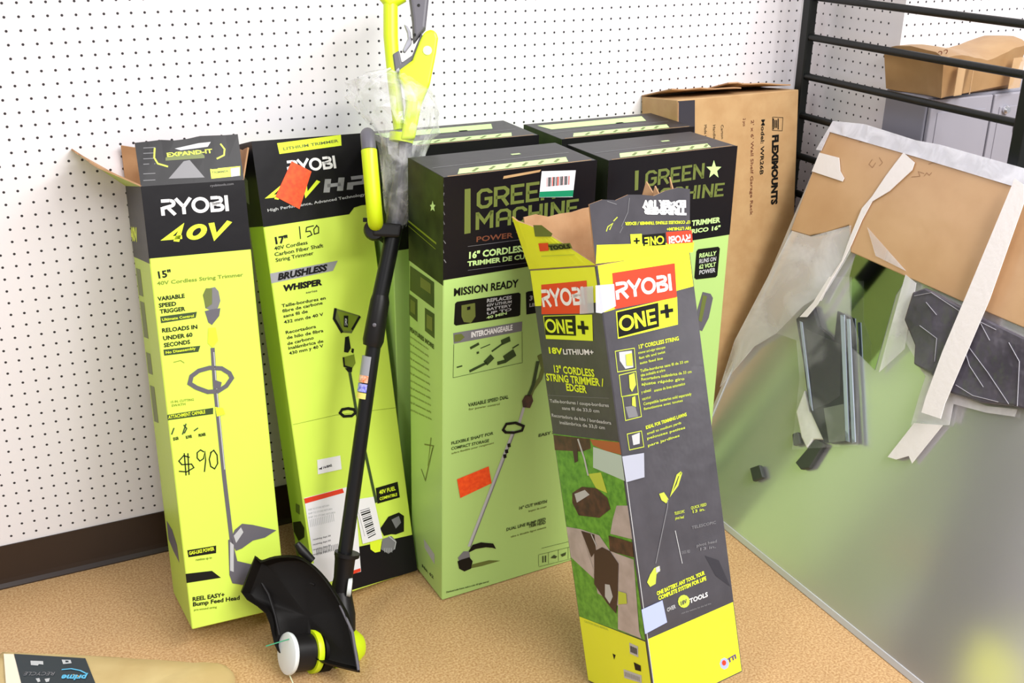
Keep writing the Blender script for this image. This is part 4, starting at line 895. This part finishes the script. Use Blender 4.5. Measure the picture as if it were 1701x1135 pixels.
a_, c_ = T(614,592), T(604,662); b = MB(); b.tube([a_, a_.lerp(c_,.45)], .01515, mat('silver_label', (150,152,160), .35), 20); b.tube([a_.lerp(c_,.45), a_.lerp(c_,.62)], .01515, mat('warning_label', (240,214,190), .4, rgb2=(220,120,60), vscale=160), 20); b.tube([a_.lerp(c_,.65), a_.lerp(c_,.84)], .01515, mat('blue_label', (96,104,216), .4, rgb2=(190,190,240), vscale=160), 20); b.tube([a_.lerp(c_,.86), c_], .01515, mat('yellow_label', (236,220,120), .4), 20); b.build('warning_label', root, smooth=True)
s = tube('motor_tube', [T(674,236), T(666,300), T(655,378)], [.0140,.0175,.0185], mat('smoke_grey_plastic', (78,78,84), .4))
b = MB(); b.tube([T(666,236), T(668,222)], [.024,.025], LIMP, 20); b.build('collar', root, smooth=True)
s = slabp('motor_housing', [(714.5,57),(723,62),(726,72),(722.5,97),(713,145),(700,175),(692,215),(688,236),(664,238),(668.5,215),(674,175),(670.5,155),(661,135),(662,124),(684,108),(695.5,78),(703,62)], .055, LIMP, bevel=.010); s['label'] = 'lime motor housing'
b = MB(); b.lathe(T(710,84,.0275), TN, [(0,.009),(.002,.009),(.0022,.006)], mat('cream_button', (236,236,190), .4), 16); b.build('button', s, smooth=True)
slabp('throat_guard', [(652,95),(662.5,89),(667,109),(684,97),(694,72),(700,58),(701,68),(694,100),(661,125),(656,122)], .035, GRYP, bevel=.003)
s = slabp('rear_grip', [(675,-30),(712,-30),(712,0),(706.5,52),(696,64),(686,78),(684,40)], .034, GRYP, bevel=.009)
for p in ((695.5,9),(689,58)): 
    b = MB(); b.lathe(T(*p,.0165), TN, [(0,.003),(.0015,.003),(.0016,.001)], INK, 10); b.build('screw', s, smooth=True)
slabp('trigger', [(670.5,42),(677,46),(682,56),(684,74),(672,90),(668,86),(677,66),(676,56)], .014, mat('pale_grey_plastic', (160,160,172), .4), bevel=.003)
b = MB(); b.tube([T(648.5,-30), T(649,60), T(654,130), T(664,215)], [.0145,.0148,.0130,.0125], LIMP, 18); s = b.build('handle_bar', root, smooth=True); s['label'] = 'lime front bar of the rear handle'
b = MB(); b.tube([T(632,-14), T(648,6), T(670,-6)], [.012,.016,.012], LIMP, 16); b.build('handle_cap', root, smooth=True)
# auxiliary loop handle, seen edge-on
def loop(y0, y1, part):
    pass
cB, cT = T(624,372), T(611,226); hd = (cT-cB).normalized(); hl = (cT-cB).length
pts = []
for k in range(40):
    a = 2*math.pi*k/40; ca, sa = math.cos(a), math.sin(a); f_ = lambda x: math.copysign(abs(x)**.6, x)
    pts.append(cB + hd*(hl/2 + f_(sa)*hl/2) + TN*(.045*f_(ca)+.01))
lowp = [p for p in pts]
b = MB(); n = len(pts)
seg_l = [pts[i % n] for i in range(17, 44)]; seg_u = [pts[i] for i in range(3, 18)]
b.tube(seg_l, .0155, LIMP, 16); h = b.build('loop_handle', root, smooth=True); h['label'] = 'lime loop handle with grey grip'
b = MB(); b.tube(seg_u, .0145, GRYP, 16); b.build('grip', h, smooth=True)
b = MB(); b.lathe(T(622,383,-.012), TN, [(0,.018),(.003,.0215),(.028,.0215),(.034,.018),(.035,.006)], BLKP, 24); b.build('clamp_knob', root, smooth=True)
slabp('clamp', [(618,370),(668,374),(664,396),(618,394)], .05, BLKP, bevel=.006)
slabp('clamp_pin', [(603,362),(612,362),(612,369),(603,369)], .008, BLKP, bevel=.001)
# cutting head
vw = (V((.30,-.56,.05))-CP).normalized(); HR = V(CM.col[0]); D = (-HR*.80 - vw*.60 + V((0,0,-.10))).normalized()
C0 = V((.304,-.562,.052))
b = MB(); b.lathe(C0, -D, [(-.004,.030),(0,.040),(.004,.0415),(.008,.040)], WHP, 40); s = b.build('spool_cap', root, smooth=True); s['label'] = 'round white spool cap'
b = MB(); b.lathe(C0-D*.008, -D, [(0,.036),(.045,.036)], BLKP, 40); b.build('spool', root, smooth=True)
b = MB(); 
b.lathe(C0-D*.050, -D, [(0,.030),(0,.0425),(.006,.0435),(.012,.0425),(.012,.030)], LIMP, 40); s = b.build('spool_ring', root, smooth=True)
for k in range(12):
    a0 = 2*math.pi*k/12; e1 = D.cross(V((0,0,1))).normalized(); e2 = D.cross(e1); rr = e1*math.cos(a0)+e2*math.sin(a0); 
    bb = MB(); p = C0-D*.0505+rr*.039; bb.tube([p, p-D*.0016], .0025, INK, 8)
    bb.build('slot', s, smooth=False)
GC = back(535,1087,2,.05); GN = (-HR*.5 - vw*.86).normalized()
GPX = [(401,983,.062),(424,924,.072),(433,932,.066),(457,925,.055),(491,924,.04),(516,936,.03),(543,963,.015),(570,1006,0),(581,1033,0),(598,1117,0),(585,1114,0),(536,1101,0),(516,1087,.005),(505,1100,.01),(490,1108,.012),(470,1090,.02),(457,1071,.03),(442,1019,.05)]
gp = [hit(x, y, GC, GN) - ray(x, y).normalized()*d for x, y, d in GPX]
def densify(P, k=3):
    out = []; n = len(P)
    for i in range(n):
        p0, p1, p2, p3 = P[i-1], P[i], P[(i+1) % n], P[(i+2) % n]
        sharp = (p1-p0).normalized().dot((p2-p1).normalized()) < .35
        for j in range(k):
            t = j/k; out.append(.5*((2*p1)+(p2-p0)*t+(2*p0-5*p1+4*p2-p3)*t*t+(3*p1-p0-3*p2+p3)*t**3) if not sharp else p1.lerp(p2, t))
    return out
gd = densify(gp); cen = sum(gd, V((0,0,0)))/len(gd)
b = MB(); n = len(gd); rings = [(1,0),(.97,.004),(.93,-.014),(.88,-.017),(.6,-.021),(.3,-.024)]
vs = []; fs = []
for s_, d_ in rings: vs += [cen.lerp(p, s_) + GN*d_ for p in gd]
vs.append(cen - GN*.025)
for r in range(len(rings)-1):
    for i in range(n): fs.append((r*n+i, r*n+(i+1) % n, (r+1)*n+(i+1) % n, (r+1)*n+i))
for i in range(n): fs.append(((len(rings)-1)*n+i, (len(rings)-1)*n+(i+1) % n, len(vs)-1))
b.mesh(vs, fs, mat('guard_black', (15,12,10), .5, spec=.2)); gu = b.build('guard', root, smooth=True)
md = gu.modifiers.new('solid', 'SOLIDIFY'); md.thickness = .003; md.offset = 0
def gz(x, y): return (390+x/4.45, 880+y/4.45)
b = MB(); b.tube([hit(*gz(*p), GC+GN*.004, GN) for p in ((330,430),(380,395),(450,378),(520,382),(590,410))], .0022, BLKP, 8); b.build('rib', gu, smooth=True)
b = MB(); b.tube([hit(*gz(*p), GC+GN*.003, GN) for p in ((780,560),(870,760),(915,1040))], .003, GRYP, 8); b.build('line_cutter', gu, smooth=True)
b = MB(); b.tube([hit(*gz(*p), GC+GN*.03, GN) for p in ((160,330),(250,480),(300,640),(330,780))], .003, BLKP, 8); b.build('rib', gu, smooth=True)
# head behind the guard
b = MB(); b.tube([T(575,920), T(573,930), T(570,960), T(566,990)], [.0245,.021,.0195,.023], BLKP, 20); s = b.build('socket', root, smooth=True); 
b = MB(); b.tube([T(577,918), T(576,924)], .026, BLKP, 20); b.build('flange', s, smooth=True)
hc = C0 - D*.125
b = MB(); b.tube([T(566,985), (T(566,985)*.5+hc*.5)+V((0.005,0,.012)), hc], [.022,.024,.026], BLKP, 18); b.build('gear_neck', root, smooth=True)
b = MB(); b.lathe(C0-D*.098, -D, [(0,.02),(.0,.040),(.02,.042),(.05,.038),(.066,.026),(.07,.008)], LIMP, 32); s = b.build('motor_head', root, smooth=True); s['label'] = 'lime cutting head housing'
b = MB(); b.lathe(T(580.5,976,.012), TR, [(-.005,.012),(-.004,.019),(.004,.019),(.005,.012)], WHP, 24); b.build('edging_wheel', root, smooth=True)
b = MB(); b.lathe(C0-D*.064, -D, [(0,.036),(.002,.0425),(.022,.043),(.026,.036)], mat('guard_black', (15,12,10)), 32); b.build('spool_housing', root, smooth=True)
b = MB(); b.tube([T(493,903,.03),T(502,915,.03),T(519,932,.03)], [.007,.010,.008], BLKP, 10); b.build('guard_bracket', root, smooth=True)
cr_ = C0+D*.004
b = MB(); b.tube([cr_+V((0,-.001,-.030)), V((.305,-.60,.004)), V((.312,-.66,.0022)), V((.30,-.74,.002))], .0012, mat('trimmer_line', (214,224,190), .4), 8); b.tube([C0-D*.02+V((-.0,0,.037)), C0-D*.005+V((-.045,-.01,.04))], .0012, mat('green_line', (60,150,110), .4), 6); s = b.build('cutting_line', root, smooth=True)

# ------------------------------------------------------------ clear bag around the handle
b = MB(); rnd = random.Random(11); n = 40; rows = []
sil = [(118,642,672,.6),(134,606,700,.9),(150,580,722,1),(172,584,728,1),(192,592,726,1),(212,612,724,1),(235,628,712,.9),(262,632,704,.8),(290,634,700,.75),(320,636,694,.7),(350,640,686,.6),(372,644,674,.5)]
for j, (py, xl, xr, dd) in enumerate(sil):
    a = T(xl, py); c2 = T(xr, py); m_ = (a+c2)/2; rw = (c2-a).length/2; ring = []
    for i in range(n):
        t = 2*math.pi*i/n; jit = 1+.10*math.sin(7*t+j*1.7)+.06*math.sin(13*t-j*2.3)+rnd.uniform(-.05,.05)
        ring.append(m_ + TR*(math.cos(t)*rw*jit) + TN*(math.sin(t)*(.02+rw*.75)*jit*dd) + AX*rnd.uniform(-.004,.004))
    rows.append(ring)
vs = [p for r in rows for p in r]; fs = [(j*n+i, j*n+(i+1) % n, (j+1)*n+(i+1) % n, (j+1)*n+i) for j in range(len(rows)-1) for i in range(n)]
b.mesh(vs, fs, film('handle_bag_film', (236,236,240), .10, .55, 22, .12)); o = b.build('plastic_bag', root, smooth=True); o['label'] = 'clear crinkled plastic bag wrapped around the handle'

# ------------------------------------------------------------ kraft mailer lying on the floor
KM = mat('mailer_kraft', (206,184,130), .6, bump=.5, bscale=11, rgb2=(192,166,112), vscale=8, bdist=.006)
ZT = .022
def fl_(px, py, z=ZT): return back(px, py, 2, z)
b = MB(); rnd = random.Random(2); q = [fl_(2,1080), fl_(150,1086), fl_(300,1096), fl_(376,1102), fl_(388,1140), fl_(396,1190), fl_(380,1300), fl_(-40,1300), fl_(-14,1180)]
cen = sum(q, V((0,0,0)))/len(q); vs = []
gd = densify(q, 4); n = len(gd); fs = []
for s_, z in ((1.0,.0),(1.02,.008),(.99,.017),(.94,ZT),(.7,ZT+.003),(.4,ZT+.005)):
    vs += [V((cen.x+(p.x-cen.x)*s_, cen.y+(p.y-cen.y)*s_, z + (rnd.uniform(-.0015,.0015) if z > .005 else 0))) for p in gd]
vs.append(V((cen.x,cen.y,ZT+.004)))
for r in range(5):
    for i in range(n): fs.append((r*n+i, r*n+(i+1) % n, (r+1)*n+(i+1) % n, (r+1)*n+i))
for i in range(n): fs.append((5*n+i, 5*n+(i+1) % n, len(vs)-1))
fs.append(tuple(range(n))[::-1]); b.mesh(vs, fs, KM); o = b.build('kraft_mailer', smooth=True); tag(o, 'brown paper mailer lying on the floor at the bottom left, with a dark label', 'mailer')
def onf(name, px, m, parent, z, th=.001):
    b = MB(); q = [fl_(x, y, z) for x, y in px]; a = V((0,0,0))
    for i in range(len(q)): a += q[i].cross(q[(i+1) % len(q)])
    if a.z > 0: q = q[::-1]
    b.prism(q, V((0,0,th)), m); return b.build(name, parent)
def zm(x, y): return (x/4.05, 1050+y/4.05)
lab_ = onf('printed_label', [zm(*p) for p in [(95,150),(575,180),(655,380),(760,700),(230,700)]], mat('label_navy', (34,46,52), .4), o, ZT+.005); lab_['label'] = 'dark label with white icons and blue lettering'
onf('pale_strip', [zm(*p) for p in [(25,150),(92,152),(150,344),(200,600),(60,600)]], mat('pale_strip_paper', (236,226,204), .5), o, ZT+.004)
b = MB(); pl = Plane2(b, V((0,0,ZT+.0064)), (0,0,1), (1,0,0))
pl.P([zm(*p) for p in [(205,195),(290,198),(292,222),(262,218),(255,228),(208,224)]], LGR); pl.P([zm(*p) for p in [(415,188),(475,190),(482,212),(425,218)]], LGR); pl.P([zm(*p) for p in [(440,195),(460,196),(462,206),(442,207)]], mat('label_navy', (34,46,52)), 2)
pl.text('RECYCLE', zm(375,272), zm(170,272), 6, GRY, .0); pl.text('prime', zm(588,292), zm(420,292), 9, CYAN, .04)
pl.ink([zm(*p) for p in [(415,256),(480,250),(540,262),(580,282)]], .0028, CYAN); pl.P([zm(*p) for p in [(240,315),(265,312),(272,335),(255,340)]], LGR); pl.P([zm(*p) for p in [(300,318),(335,312),(330,335),(310,340)]], LGR)
b.build('print', lab_)
